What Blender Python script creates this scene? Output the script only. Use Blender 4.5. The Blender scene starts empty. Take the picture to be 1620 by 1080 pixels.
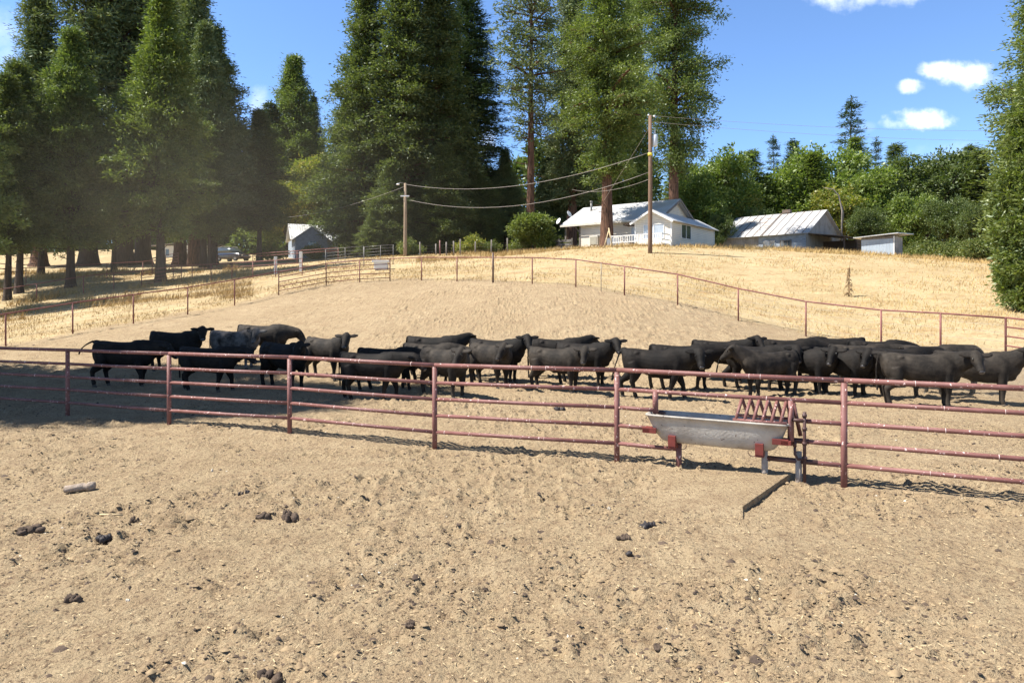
import bpy, bmesh, math, random
import numpy as np
from mathutils import Vector, Matrix
R = math.radians
scene = bpy.context.scene
COL = scene.collection
random.seed(7)
# ------------------------------------------------------------------ camera
F = 1080.0; CX = 810.0; HY = 475.0; CZ = 2.5
cam_d = bpy.data.cameras.new("camera"); cam = bpy.data.objects.new("camera", cam_d); COL.objects.link(cam)
cam.location = (0, 0, CZ); cam.rotation_euler = (R(90), 0, 0)
cam_d.sensor_width = 36; cam_d.lens = 24.0; cam_d.shift_y = -(540 - HY) / 1620.0
cam_d.clip_start = 0.1; cam_d.clip_end = 3000
scene.camera = cam
# ------------------------------------------------------------------ world and sun
SUN_AZ = R(184)       # direction towards the sun, measured from +X towards +Y
SUN_EL = R(56)
w = bpy.data.worlds.new("World"); scene.world = w; w.use_nodes = True
wn = w.node_tree.nodes; wl = w.node_tree.links
for n in list(wn): wn.remove(n)
wout = wn.new("ShaderNodeOutputWorld"); bg = wn.new("ShaderNodeBackground")
sky = wn.new("ShaderNodeTexSky"); sky.sky_type = 'NISHITA'; sky.sun_disc = False
sky.sun_elevation = SUN_EL; sky.sun_rotation = R(90) - SUN_AZ
sky.air_density = 1.0; sky.dust_density = 0.15; sky.ozone_density = 4.0; sky.altitude = 900
bg.inputs[1].default_value = 0.10
def wmath(op, a, b=None, c=None):
    m = wn.new("ShaderNodeMath"); m.operation = op
    for i, v in enumerate((a, b, c)):
        if v is None: continue
        if isinstance(v, (int, float)): m.inputs[i].default_value = v
        else: wl.new(v, m.inputs[i])
    return m.outputs[0]
tc = wn.new("ShaderNodeTexCoord"); sp = wn.new("ShaderNodeSeparateXYZ"); wl.new(tc.outputs["Generated"], sp.inputs[0])
ypos = wmath('MAXIMUM', sp.outputs[1], 0.05)
tx = wmath('DIVIDE', sp.outputs[0], ypos); tz = wmath('DIVIDE', sp.outputs[2], ypos)
cmb = wn.new("ShaderNodeCombineXYZ"); wl.new(tx, cmb.inputs[0]); wl.new(tz, cmb.inputs[1])
nz = wn.new("ShaderNodeTexNoise"); nz.inputs["Scale"].default_value = 22; nz.inputs["Detail"].default_value = 7; nz.inputs["Roughness"].default_value = .6
wl.new(cmb.outputs[0], nz.inputs[0])
nz2 = wn.new("ShaderNodeTexNoise"); nz2.inputs["Scale"].default_value = 55; nz2.inputs["Detail"].default_value = 5
wl.new(cmb.outputs[0], nz2.inputs[0])
total = None
# cloud puffs as directions in the sky (tangent of azimuth, tangent of elevation, half widths, density)
for px, py, rx, ry, dn in ((1532, 120, 44, 22, 1.0), (1488, 112, 34, 14, .95), (1440, 137, 22, 11, .9), (1452, 190, 50, 18, 1.0), (1425, 196, 34, 10, .7),
                       (1325, -2, 46, 20, .65), (1405, -8, 60, 18, .6), (412, 160, 16, 22, .3), (768, 228, 18, 26, .4), (1372, 200, 16, 9, .15), (1515, 250, 70, 26, .12),
                       (5, 70, 30, 60, .22), (-160, 150, 120, 60, .8), (1800, 150, 100, 40, .8), (2050, 60, 160, 60, .7), (-600, 60, 200, 80, .8)):
    a = wmath('DIVIDE', wmath('SUBTRACT', tx, (px - CX) / F), rx / F)
    b = wmath('DIVIDE', wmath('SUBTRACT', tz, (HY - py) / F), ry / F)
    r2 = wmath('ADD', wmath('MULTIPLY', a, a), wmath('MULTIPLY', b, b))
    v = wmath('SUBTRACT', 1.25, r2)
    v = wmath('ADD', v, wmath('MULTIPLY', wmath('SUBTRACT', nz.outputs[0], .5), 4.2))
    v = wmath('ADD', v, wmath('MULTIPLY', wmath('SUBTRACT', nz2.outputs[0], .5), 1.3))
    m = wn.new("ShaderNodeMapRange"); m.interpolation_type = 'SMOOTHSTEP'; m.inputs[1].default_value = -.3; m.inputs[2].default_value = 2.3; m.inputs[4].default_value = dn
    wl.new(v, m.inputs[0])
    total = m.outputs[0] if total is None else wmath('MAXIMUM', total, m.outputs[0])
total = wmath('MULTIPLY', total, wmath('GREATER_THAN', sp.outputs[1], 0.05))
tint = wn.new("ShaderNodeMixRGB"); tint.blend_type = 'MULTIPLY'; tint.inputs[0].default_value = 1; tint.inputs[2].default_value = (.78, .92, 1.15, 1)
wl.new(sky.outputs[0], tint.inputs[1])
hz = wn.new("ShaderNodeMapRange"); hz.inputs[1].default_value = .42; hz.inputs[2].default_value = .75; wl.new(sp.outputs[2], hz.inputs[0])  # upper sky dimmed and warmed to take blue fill out of the shade
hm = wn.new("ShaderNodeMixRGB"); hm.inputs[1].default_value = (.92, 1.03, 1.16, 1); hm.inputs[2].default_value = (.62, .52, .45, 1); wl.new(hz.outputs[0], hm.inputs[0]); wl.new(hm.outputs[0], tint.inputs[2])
mixc = wn.new("ShaderNodeMixRGB"); mixc.inputs[2].default_value = (9.0, 9.3, 9.8, 1)
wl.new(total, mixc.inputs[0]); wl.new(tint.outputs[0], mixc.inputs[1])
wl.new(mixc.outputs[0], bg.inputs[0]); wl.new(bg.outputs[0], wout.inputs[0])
sd = bpy.data.lights.new("sun", 'SUN'); sd.energy = 4.8; sd.angle = R(.53); sd.color = (1, .955, .88)
so = bpy.data.objects.new("sun", sd); COL.objects.link(so)
SV = Vector((math.cos(SUN_AZ) * math.cos(SUN_EL), math.sin(SUN_AZ) * math.cos(SUN_EL), math.sin(SUN_EL)))
so.rotation_euler = SV.to_track_quat('Z', 'Y').to_euler()
so.location = (0, 0, 60)
scene.view_settings.view_transform = 'Standard'; scene.view_settings.look = 'None'
scene.view_settings.exposure = 1.1; scene.view_settings.gamma = 1
scene.cycles.max_bounces = 6; scene.cycles.transparent_max_bounces = 6; scene.cycles.volume_bounces = 0
scene.cycles.use_denoising = True

# ------------------------------------------------------------------ materials
def mat(name, col, rough=.7, col2=None, scale=4.0, detail=6, metal=0, bump=0, bscale=20, stretch=(1, 1, 1), lo=.35, hi=.65, spec=.3, coords='Object'):
    m = bpy.data.materials.new(name); m.use_nodes = True; nt = m.node_tree
    p = nt.nodes["Principled BSDF"]; p.inputs["Roughness"].default_value = rough; p.inputs["Metallic"].default_value = metal
    p.inputs["Specular IOR Level"].default_value = spec
    p.inputs["Base Color"].default_value = (*col, 1)
    if col2 is not None or bump:
        t = nt.nodes.new("ShaderNodeTexCoord"); mp = nt.nodes.new("ShaderNodeMapping"); mp.inputs["Scale"].default_value = stretch
        nt.links.new(t.outputs[coords], mp.inputs[0])
    if col2 is not None:
        n = nt.nodes.new("ShaderNodeTexNoise"); n.inputs["Scale"].default_value = scale; n.inputs["Detail"].default_value = detail; n.inputs["Roughness"].default_value = .65
        nt.links.new(mp.outputs[0], n.inputs[0])
        r = nt.nodes.new("ShaderNodeMapRange"); r.inputs[1].default_value = lo; r.inputs[2].default_value = hi
        nt.links.new(n.outputs[0], r.inputs[0])
        x = nt.nodes.new("ShaderNodeMixRGB"); x.inputs[1].default_value = (*col, 1); x.inputs[2].default_value = (*col2, 1)
        nt.links.new(r.outputs[0], x.inputs[0]); nt.links.new(x.outputs[0], p.inputs["Base Color"])
    if bump:
        n = nt.nodes.new("ShaderNodeTexNoise"); n.inputs["Scale"].default_value = bscale; n.inputs["Detail"].default_value = 6
        nt.links.new(mp.outputs[0], n.inputs[0])
        b = nt.nodes.new("ShaderNodeBump"); b.inputs["Strength"].default_value = 1; b.inputs["Distance"].default_value = bump
        nt.links.new(n.outputs[0], b.inputs["Height"]); nt.links.new(b.outputs[0], p.inputs["Normal"])
    return m
def foliage(name, c1, c2, c3, trans=.3, patch=.6):
    c1, c2, c3 = [tuple(v * 1.6 for v in c) for c in (c1, c2, c3)]
    m = bpy.data.materials.new(name); m.use_nodes = True; nt = m.node_tree; N = nt.nodes; L = nt.links
    for n in list(N): N.remove(n)
    o = N.new("ShaderNodeOutputMaterial"); g = N.new("ShaderNodeNewGeometry"); t = N.new("ShaderNodeTexCoord")
    n = N.new("ShaderNodeTexNoise"); n.inputs["Scale"].default_value = patch; n.inputs["Detail"].default_value = 4; L.new(t.outputs["Object"], n.inputs[0])
    r = N.new("ShaderNodeMapRange"); r.inputs[1].default_value = .35; r.inputs[2].default_value = .65; L.new(n.outputs[0], r.inputs[0])
    x = N.new("ShaderNodeMixRGB"); x.inputs[1].default_value = (*c1, 1); x.inputs[2].default_value = (*c2, 1); L.new(r.outputs[0], x.inputs[0])
    pw = N.new("ShaderNodeMath"); pw.operation = 'POWER'; pw.inputs[1].default_value = 2.5; L.new(g.outputs["Random Per Island"], pw.inputs[0])
    y = N.new("ShaderNodeMixRGB"); y.inputs[2].default_value = (*c3, 1); L.new(pw.outputs[0], y.inputs[0]); L.new(x.outputs[0], y.inputs[1])
    d = N.new("ShaderNodeBsdfDiffuse"); tr = N.new("ShaderNodeBsdfTranslucent"); gl = N.new("ShaderNodeBsdfGlossy"); gl.inputs["Roughness"].default_value = .45
    gl.inputs["Color"].default_value = (.5, .55, .5, 1)
    L.new(y.outputs[0], d.inputs[0])
    hs = N.new("ShaderNodeMixRGB"); hs.blend_type = 'MULTIPLY'; hs.inputs[0].default_value = 1; hs.inputs[2].default_value = (1.5, 1.7, .6, 1); L.new(y.outputs[0], hs.inputs[1]); L.new(hs.outputs[0], tr.inputs[0])
    ms = N.new("ShaderNodeMixShader"); ms.inputs[0].default_value = trans; L.new(d.outputs[0], ms.inputs[1]); L.new(tr.outputs[0], ms.inputs[2])
    m2 = N.new("ShaderNodeMixShader"); m2.inputs[0].default_value = .05; L.new(ms.outputs[0], m2.inputs[1]); L.new(gl.outputs[0], m2.inputs[2])
    L.new(m2.outputs[0], o.inputs[0])
    return m
M = {}
M['pipe'] = mat('oxide_red_pipe_paint', (.225, .098, .085), .58, (.15, .058, .046), 3, bump=.002, bscale=40, spec=.45)
M['pipe_far'] = mat('dull_red_pipe_paint', (.27, .11, .095), .6, (.15, .05, .042), 3)
M['bracket'] = mat('red_bracket_paint', (.20, .042, .032), .6, (.13, .03, .024), 6)
M['weld'] = mat('pale_chipped_paint', (.66, .50, .46), .6)
M['darksteel'] = mat('dark_steel', (.06, .035, .035), .5, (.1, .05, .04), 8)
M['cable'] = mat('galvanised_cable', (.32, .28, .25), .5)
M['galv'] = mat('galvanised_steel', (.26, .25, .235), .55, (.18, .17, .16), 5, metal=.3)
M['concrete'] = mat('weathered_concrete', (.47, .435, .38), .85, (.25, .21, .17), 2.2, bump=.006, bscale=30, lo=.4, hi=.75)
M['footing'] = mat('concrete_post', (.42, .37, .32), .9, (.3, .24, .19), 6, bump=.004, bscale=40)
M['slab'] = mat('dusty_slab', (.43, .325, .20), .95, (.33, .25, .16), 9, bump=.02, bscale=20)
M['white'] = mat('white_paint', (.74, .72, .68), .55, (.7, .69, .65), 1.5)
M['siding'] = None
M['glass'] = mat('window_glass', (.05, .065, .075), .08, spec=.8)
M['glasscurtain'] = mat('window_with_blinds', (.34, .38, .42), .2, (.5, .54, .58), 3, stretch=(1, 1, .3), spec=.6)
M['greenglass'] = mat('painted_green_reflection_glass', (.09, .2, .2), .15, (.16, .33, .30), .8, spec=.6)  # green reflection painted into the glass as patchy colour
M['oldwood'] = mat('grey_weathered_wood', (.26, .235, .205), .9, (.14, .12, .10), 3, stretch=(6, 6, .6), bump=.01, bscale=12)
M['bluewood'] = mat('blue_grey_boards', (.36, .42, .49), .9, (.22, .25, .29), 2.5, stretch=(1, 1, 5), bump=.008, bscale=12)
M['darkwood'] = mat('dark_brown_wood', (.085, .055, .04), .9, (.15, .10, .07), 4, stretch=(5, 5, .6))
M['polewood'] = mat('utility_pole_wood', (.25, .165, .11), .9, (.15, .09, .06), 5, stretch=(6, 6, .4), bump=.01, bscale=18)
M['polepale'] = mat('pale_pole_wood', (.36, .27, .19), .9, (.25, .18, .12), 5, stretch=(6, 6, .4), bump=.01, bscale=18)
M['bark'] = mat('furrowed_red_bark', (.20, .105, .065), .95, (.06, .035, .025), 3.2, stretch=(3.2, 3.2, .3), bump=.12, bscale=3.5, lo=.4, hi=.6)
M['barkgrey'] = mat('grey_brown_bark', (.10, .075, .057), .95, (.05, .037, .03), 3.2, stretch=(3, 3, .3), bump=.10, bscale=4)
M['deadlimb'] = mat('bare_grey_limb', (.33, .29, .25), .9, (.2, .17, .15), 5)
M['black'] = mat('black_trim', (.02, .02, .02), .5)
M['dung'] = mat('dried_manure', (.05, .036, .028), .95, (.12, .085, .06), 9, bump=.01, bscale=40)
M['dungdark'] = mat('fresh_dark_manure', (.025, .022, .024), .6, (.05, .04, .038), 9, bump=.01, bscale=40)
M['clod'] = mat('dry_earth_clod', (.34, .25, .145), .95, (.17, .12, .075), 14)
M['straw'] = mat('dry_straw', (.56, .44, .26), .8, (.42, .32, .18), 9)
M['palestone'] = mat('pale_stone', (.58, .52, .42), .8, (.48, .42, .33), 9)
M['cloth'] = mat('dusty_rolled_sack', (.36, .29, .23), .95, (.22, .17, .13), 12, bump=.01, bscale=40)
M['dry'] = mat('dry_golden_grass_blades', (.50, .36, .15), .8, (.38, .25, .10), .8)
M['drybrown'] = mat('dry_brown_weed', (.22, .14, .075), .9, (.33, .23, .12), 9)
M['insul'] = mat('white_porcelain', (.85, .85, .85), .3)
M['yellow'] = mat('yellow_marker_band', (.8, .65, .08), .5)
M['transf'] = mat('pale_grey_transformer_paint', (.62, .66, .70), .4)
M['dish'] = mat('white_dish_paint', (.82, .82, .80), .5)
M['f_cedar'] = foliage('cedar_foliage', (0.0488, 0.0708, 0.0232), (0.0805, 0.1049, 0.0329), (0.1464, 0.1647, 0.0549))
M['f_cedardark'] = foliage('dark_cedar_foliage', (0.0378, 0.0525, 0.022), (0.0634, 0.0793, 0.0305), (0.122, 0.1318, 0.0488))
M['f_cedaryellow'] = foliage('yellow_green_cedar_foliage', (.052, .074, .020), (.080, .102, .026), (.135, .15, .045))
M['f_fir'] = foliage('blue_green_fir_foliage', (.022, .042, .022), (.04, .062, .03), (.07, .09, .04), .12)
M['f_pine'] = foliage('grey_green_pine_foliage', (0.061, 0.083, 0.0366), (0.0915, 0.1098, 0.0488), (0.1464, 0.1586, 0.0732), .15)
M['f_dec'] = foliage('bright_deciduous_foliage', (.062, .092, .022), (.09, .122, .028), (.16, .185, .045), .32)
M['f_decdark'] = foliage('mid_green_oak_foliage', (.036, .054, .018), (.058, .078, .022), (.10, .115, .04), .28)
M['f_decyel'] = foliage('yellowing_deciduous_foliage', (.082, .105, .025), (.115, .135, .03), (.25, .20, .05), .32)
M['f_shrub'] = foliage('shrub_foliage', (.05, .07, .02), (.08, .10, .03), (.15, .15, .05), .25)  # the shrubs' own greens

def line_mat(name, col, col2, axis, period, depth, rough=.6, metal=0, frac=.85, dirt=None, dirtscale=.6):
    """boards or ribs: a saw profile along one object axis, as bump, plus soft colour patches"""
    m = bpy.data.materials.new(name); m.use_nodes = True; nt = m.node_tree; N = nt.nodes; L = nt.links
    p = N["Principled BSDF"]; p.inputs["Roughness"].default_value = rough; p.inputs["Metallic"].default_value = metal
    t = N.new("ShaderNodeTexCoord"); s = N.new("ShaderNodeSeparateXYZ"); L.new(t.outputs["Object"], s.inputs[0])
    d = N.new("ShaderNodeMath"); d.operation = 'DIVIDE'; L.new(s.outputs[axis], d.inputs[0]); d.inputs[1].default_value = period
    f = N.new("ShaderNodeMath"); f.operation = 'FRACT'; L.new(d.outputs[0], f.inputs[0])
    r = N.new("ShaderNodeMapRange"); r.inputs[1].default_value = frac; r.inputs[2].default_value = 1.0; r.inputs[3].default_value = 0; r.inputs[4].default_value = 1; L.new(f.outputs[0], r.inputs[0])
    b = N.new("ShaderNodeBump"); b.inputs["Distance"].default_value = depth; L.new(r.outputs[0], b.inputs["Height"]); L.new(b.outputs[0], p.inputs["Normal"])
    n = N.new("ShaderNodeTexNoise"); n.inputs["Scale"].default_value = dirtscale; n.inputs["Detail"].default_value = 8; L.new(t.outputs["Object"], n.inputs[0])
    q = N.new("ShaderNodeMapRange"); q.inputs[1].default_value = .45; q.inputs[2].default_value = .7; L.new(n.outputs[0], q.inputs[0])
    x = N.new("ShaderNodeMixRGB"); x.inputs[1].default_value = (*col, 1); x.inputs[2].default_value = (*col2, 1); L.new(q.outputs[0], x.inputs[0])
    if dirt:
        y = N.new("ShaderNodeMixRGB"); y.inputs[2].default_value = (*dirt, 1); L.new(r.outputs[0], y.inputs[0]); L.new(x.outputs[0], y.inputs[1]); L.new(y.outputs[0], p.inputs["Base Color"])
    else: L.new(x.outputs[0], p.inputs["Base Color"])
    return m
M['siding'] = line_mat('cream_clapboard_siding', (.70, .65, .55), (.64, .59, .49), 2, .16, -.03, dirt=(.34, .31, .26), frac=.86)
M['roofmetal'] = line_mat('pale_ribbed_roof_metal', (.60, .61, .62), (.50, .47, .43), 0, .3, .02, .5, .15, frac=.9, dirt=(.4, .4, .42), dirtscale=.5)
M['barnroof'] = line_mat('grey_barn_roof_metal', (.50, .50, .50), (.44, .415, .39), 0, .3, .01, .55, .15, frac=.9, dirtscale=.45)
M['seam'] = mat('dark_roof_seam', (.10, .09, .09), .6, (.2, .14, .1), 3)
M['shedmetal'] = line_mat('blue_grey_shed_metal', (.42, .48, .53), (.33, .38, .43), 0, .28, .02, .5, .2, frac=.85, dirtscale=.9)
M['battens'] = line_mat('grey_board_wall', (.34, .325, .305), (.23, .215, .195), 0, .22, -.02, .9, 0, frac=.88, dirt=(.06, .05, .045), dirtscale=1.2)
M['battensv'] = line_mat('grey_gable_boards', (.36, .34, .315), (.25, .23, .21), 1, .22, -.02, .9, 0, frac=.88, dirt=(.06, .05, .045), dirtscale=1.2)
# ------------------------------------------------------------------ mesh helpers
class MB:
    def __init__(s): s.v = []; s.f = []
    def add(s, vs, fs):
        o = len(s.v); s.v += [tuple(v) for v in vs]; s.f += [tuple(i + o for i in f) for f in fs]
    def box(s, x0, x1, y0, y1, z0, z1, mt=None):
        vs = [(x, y, z) for z in (z0, z1) for x, y in ((x0, y0), (x1, y0), (x1, y1), (x0, y1))]
        if mt: vs = [mt @ Vector(v) for v in vs]
        s.add(vs, [(3, 2, 1, 0), (4, 5, 6, 7), (0, 1, 5, 4), (1, 2, 6, 5), (2, 3, 7, 6), (3, 0, 4, 7)])
    def prism(s, pts, a, b, axis='y'):
        """polygon pts (p,q) extruded from a to b along axis"""
        n = len(pts)
        def P(p, q, t): return (p, t, q) if axis == 'y' else ((t, p, q) if axis == 'x' else (p, q, t))
        vs = [P(p, q, a) for p, q in pts] + [P(p, q, b) for p, q in pts]
        fs = [tuple(range(n)), tuple(range(2 * n - 1, n - 1, -1))] + [(i, i + n, (i + 1) % n + n, (i + 1) % n) for i in range(n)]
        s.add(vs, fs)
    def tube(s, pts, rad, n=8, cap=True):
        pts = [Vector(p) for p in pts]
        if not hasattr(rad, '__len__'): rad = [rad] * len(pts)
        rings = []; prev = None
        for i, p in enumerate(pts):
            d = (pts[min(i + 1, len(pts) - 1)] - pts[max(i - 1, 0)]).normalized()
            if prev is None:
                u = d.orthogonal().normalized()
            else:
                u = (prev - d * prev.dot(d)); u = u.normalized() if u.length > 1e-6 else d.orthogonal().normalized()
            prev = u; v = d.cross(u)
            rings.append([p + (u * math.cos(2 * math.pi * k / n) + v * math.sin(2 * math.pi * k / n)) * rad[i] for k in range(n)])
        vs = [q for r in rings for q in r]; fs = []
        for i in range(len(rings) - 1):
            for k in range(n):
                a = i * n + k; b = i * n + (k + 1) % n
                fs.append((a, b, b + n, a + n))
        if cap: fs += [tuple(range(n - 1, -1, -1)), tuple(range(len(vs) - n, len(vs)))]
        s.add(vs, fs)
    def loft(s, st, n=14):
        """stations: (centre, half width, half height, forward, up)"""
        vs = []; fs = []
        for c, wd, hg, fw, up in st:
            fw = Vector(fw).normalized(); up = Vector(up); up = (up - fw * up.dot(fw)).normalized(); sd_ = fw.cross(up)
            for k in range(n):
                a = 2 * math.pi * k / n
                vs.append(Vector(c) + sd_ * math.cos(a) * wd + up * math.sin(a) * hg)
        for i in range(len(st) - 1):
            for k in range(n):
                a = i * n + k; b = i * n + (k + 1) % n
                fs.append((a, b, b + n, a + n))
        fs += [tuple(range(n - 1, -1, -1)), tuple(range(len(vs) - n, len(vs)))]
        s.add(vs, fs)
    def blob(s, c, r, n=8, m=5, jit=0, rnd=random):
        vs = [(c[0], c[1], c[2] - r[2])]; fs = []
        for i in range(1, m):
            ph = math.pi * i / m - math.pi / 2
            for k in range(n):
                a = 2 * math.pi * k / n; j = 1 + rnd.uniform(-jit, jit)
                vs.append((c[0] + r[0] * math.cos(ph) * math.cos(a) * j, c[1] + r[1] * math.cos(ph) * math.sin(a) * j, c[2] + r[2] * math.sin(ph) * j))
        vs.append((c[0], c[1], c[2] + r[2])); T = len(vs) - 1
        for k in range(n):
            fs.append((0, 1 + (k + 1) % n, 1 + k)); fs.append((T, T - n + k, T - n + (k + 1) % n))
        for i in range(m - 2):
            for k in range(n):
                a = 1 + i * n + k; b = 1 + i * n + (k + 1) % n
                fs.append((a, b, b + n, a + n))
        s.add(vs, fs)
    def mesh(s, name, material=None, smooth=False):
        me = bpy.data.meshes.new(name); me.from_pydata(s.v, [], s.f); me.update()
        if material: me.materials.append(material)
        if smooth: me.polygons.foreach_set('use_smooth', [True] * len(me.polygons))
        return me
    def build(s, name, material, parent=None, smooth=False, label=None, bevel=0):
        o = bpy.data.objects.new(name, s.mesh(name, material, smooth)); COL.objects.link(o)
        if parent: o.parent = parent
        if label: o['label'] = label
        if bevel:
            b = o.modifiers.new('bevel', 'BEVEL'); b.width = bevel; b.segments = 2; b.limit_method = 'ANGLE'
        return o
def empty(name, loc=(0, 0, 0), rz=0, label=None, cat=None, group=None, kind=None):
    o = bpy.data.objects.new(name, None); COL.objects.link(o); o.location = loc; o.rotation_euler = (0, 0, rz); o.empty_display_size = .2
    return tag(o, label, cat, group, kind)
def tag(o, label=None, cat=None, group=None, kind=None):
    if label: o['label'] = label
    if cat: o['category'] = cat
    if group: o['group'] = group
    if kind: o['kind'] = kind
    return o
def copy_tree(o, parent=None):
    c = o.copy(); COL.objects.link(c)
    if parent: c.parent = parent
    for ch in o.children: copy_tree(ch, c)
    return c
def fast_mesh(name, V, Fq, material=None):
    """numpy verts and quads (or tris) -> mesh"""
    me = bpy.data.meshes.new(name); k = Fq.shape[1]
    me.vertices.add(len(V)); me.vertices.foreach_set('co', V.astype(np.float32).ravel())
    me.loops.add(Fq.size); me.loops.foreach_set('vertex_index', Fq.astype(np.int32).ravel())
    me.polygons.add(len(Fq)); me.polygons.foreach_set('loop_start', np.arange(0, Fq.size, k, dtype=np.int32))
    try: me.polygons.foreach_set('loop_total', np.full(len(Fq), k, dtype=np.int32))
    except Exception: pass
    me.update(calc_edges=True)
    if material: me.materials.append(material)
    return me
# ------------------------------------------------------------------ terrain
def W(px, py, Y): return ((px - CX) / F * Y, Y, CZ - (py - HY) / F * Y)
TP = []
for X in (-60, -40, -20, 0, 20, 40):
    for Y in (-15, 0, 5, 10, 15): TP.append((X, Y, 0))
for X in (-16, -8, 0, 8, 14): TP.append((X, 19, 0.0))
FENCE_L = [(-95, 566, 28), (9, 547, 30), (115, 527, 32), (211, 511, 34), (297, 499, 36.3), (371, 481, 39), (441, 467, 42)]
FENCE_T = [(441, 467, 42), (516, 452, 44), (569, 446, 44), (617, 445, 44), (667, 444, 43), (723, 446, 41), (780, 447, 39), (842, 450, 37.5), (911, 453, 36), (988, 467, 33.5), (1072, 481, 32), (1168, 508, 30.5), (1275, 533, 28.5), (1394, 552, 26), (1488, 560, 24.5), (1591, 566, 23)]
FENCE_2 = [(-60, 498, 47), (58, 477, 50), (132, 463, 52), (180, 458, 54), (224, 455, 55.5)]
for p in FENCE_L + FENCE_T[1:] + FENCE_2: TP.append(W(*p))
for p in ((810, 560, 24), (810, 497, 30), (500, 575, 23), (1150, 560, 23), (500, 520, 30), (285, 445, 58), (41, 448, 60), (107, 447, 60), (169, 440, 62), (241, 435, 65), (225, 418, 80), (130, 420, 76),
          (0, 405, 95), (150, 398, 100), (200, 395, 110), (370, 413, 90), (280, 415, 88), (641, 405, 66), (603, 427, 52), (700, 425, 50), (800, 402, 62), (885, 398, 66),
          (960, 391, 56), (1028, 393, 52), (1062, 391.5, 60), (1150, 392.5, 61), (1250, 395, 62), (1363, 403, 64), (1413, 406, 62), (1470, 409, 60), (1550, 416, 55), (1600, 505, 29.5), (1550, 500, 29.5),
          (1340, 480, 36), (1000, 428, 44), (1200, 438, 44), (1400, 440, 44), (1400, 486, 34), (1550, 450, 42), (500, 405, 90), (580, 405, 88), (1100, 405, 76), (1280, 408, 80), (1330, 410, 84)):
    TP.append(W(*p))
TP += [(-120, 60, 2), (-110, 100, 7), (-70, 130, 9), (0, 130, 9.5), (60, 130, 9), (120, 120, 8), (60, 90, 6.5), (90, 60, 3), (50, 25, .8), (-50, 30, .3), (-60, 45, 1.2), (30, 15, 0), (50, 40, 2.5), (0, 95, 8.8), (30, 100, 8.5)]
TP = np.array(TP, float)
def U(r2): return np.where(r2 > 1e-9, .5 * r2 * np.log(r2 + 1e-12), 0)
_n = len(TP); _d2 = ((TP[:, None, :2] - TP[None, :, :2]) ** 2).sum(-1)
_A = np.zeros((_n + 3, _n + 3)); _A[:_n, :_n] = U(_d2) + np.eye(_n) * 6.0
_A[:_n, _n] = 1; _A[:_n, _n + 1:] = TP[:, :2]; _A[_n, :_n] = 1; _A[_n + 1:, :_n] = TP[:, :2].T
_w = np.linalg.solve(_A, np.concatenate([TP[:, 2], np.zeros(3)]))
def Harr(X, Y):
    X = np.asarray(X, float); Y = np.asarray(Y, float)
    Xc = np.clip(X, -120, 120); Yc = np.clip(Y, -15, 132)
    z = _w[_n] + _w[_n + 1] * Xc + _w[_n + 2] * Yc
    for i in range(_n): z = z + _w[i] * U((Xc - TP[i, 0]) ** 2 + (Yc - TP[i, 1]) ** 2)
    k = np.clip((Yc - 16.0) / 8.5, 0, 1); k = k * k * (3 - 2 * k)
    return z * k
def H(x, y): return float((Harr(np.array([x]), np.array([y])) + rough_at(np.array([x]), np.array([y])))[0])
def G(px, Y, dz=0):
    """ground point at distance Y in the direction of picture column px"""
    x = (px - CX) / F * Y
    return Vector((x, Y, H(x, Y) + dz))
def gp(px, py):
    """ground point on the flat yard"""
    Y = CZ * F / (py - HY); return Vector(((px - CX) / F * Y, Y, 0))
# value noise
def vnoise(X, Y, s, seed):
    x = X / s; y = Y / s; xi = np.floor(x).astype(np.int64); yi = np.floor(y).astype(np.int64); fx = x - xi; fy = y - yi
    fx = fx * fx * (3 - 2 * fx); fy = fy * fy * (3 - 2 * fy)
    def h(i, j):
        n = (i * 374761393 + j * 668265263 + seed * 974634777) & 0xffffffff
        n = ((n ^ (n >> 13)) * 1274126177) & 0xffffffff
        n = n ^ (n >> 16); return (n & 0xffff) / 65535.0
    return (h(xi, yi) * (1 - fx) + h(xi + 1, yi) * fx) * (1 - fy) + (h(xi, yi + 1) * (1 - fx) + h(xi + 1, yi + 1) * fx) * fy
def rough_at(X, Y):
    k = np.clip(1 - (np.abs(Y) - 30) / 30, .3, 1)
    return ((vnoise(X, Y, 3.1, 1) - .5) * .10 + (vnoise(X, Y, 1.1, 2) - .5) * .05 + (vnoise(X, Y, .38, 3) - .5) * .03) * k
def relief_at(X, Y):
    """hoof prints, clods and trodden ridges"""
    patch = np.clip((vnoise(X, Y, 1.4, 11) + vnoise(X, Y, .5, 12) - .75) / .6, 0, 1)
    hoof = -np.clip(vnoise(X, Y, .17, 13) - .60, 0, 1) * .16 * patch
    clod = np.clip(vnoise(X, Y, .085, 14) - .58, 0, 1) * .15 * (.35 + patch) + np.clip(vnoise(X, Y, .05, 15) - .6, 0, 1) * .06
    return hoof + clod
def axis(lo, hi, d0, k, c=0.0):
    out = [c]; 
    while out[-1] < hi: out.append(out[-1] + max(d0, k * abs(out[-1] - c)))
    neg = [c]
    while neg[-1] > lo: neg.append(neg[-1] - max(d0, k * abs(neg[-1] - c)))
    return np.array(neg[::-1][:-1] + out)
gx = axis(-400, 400, .03, .0068)
gy = [-20, -10, -4, 0, 2, 3, 3.6]
while gy[-1] < 500: gy.append(gy[-1] + max(.02, .0060 * gy[-1]))
gy = np.array(gy)
GX, GY = np.meshgrid(gx, gy)
GZ = Harr(GX, GY)
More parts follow.
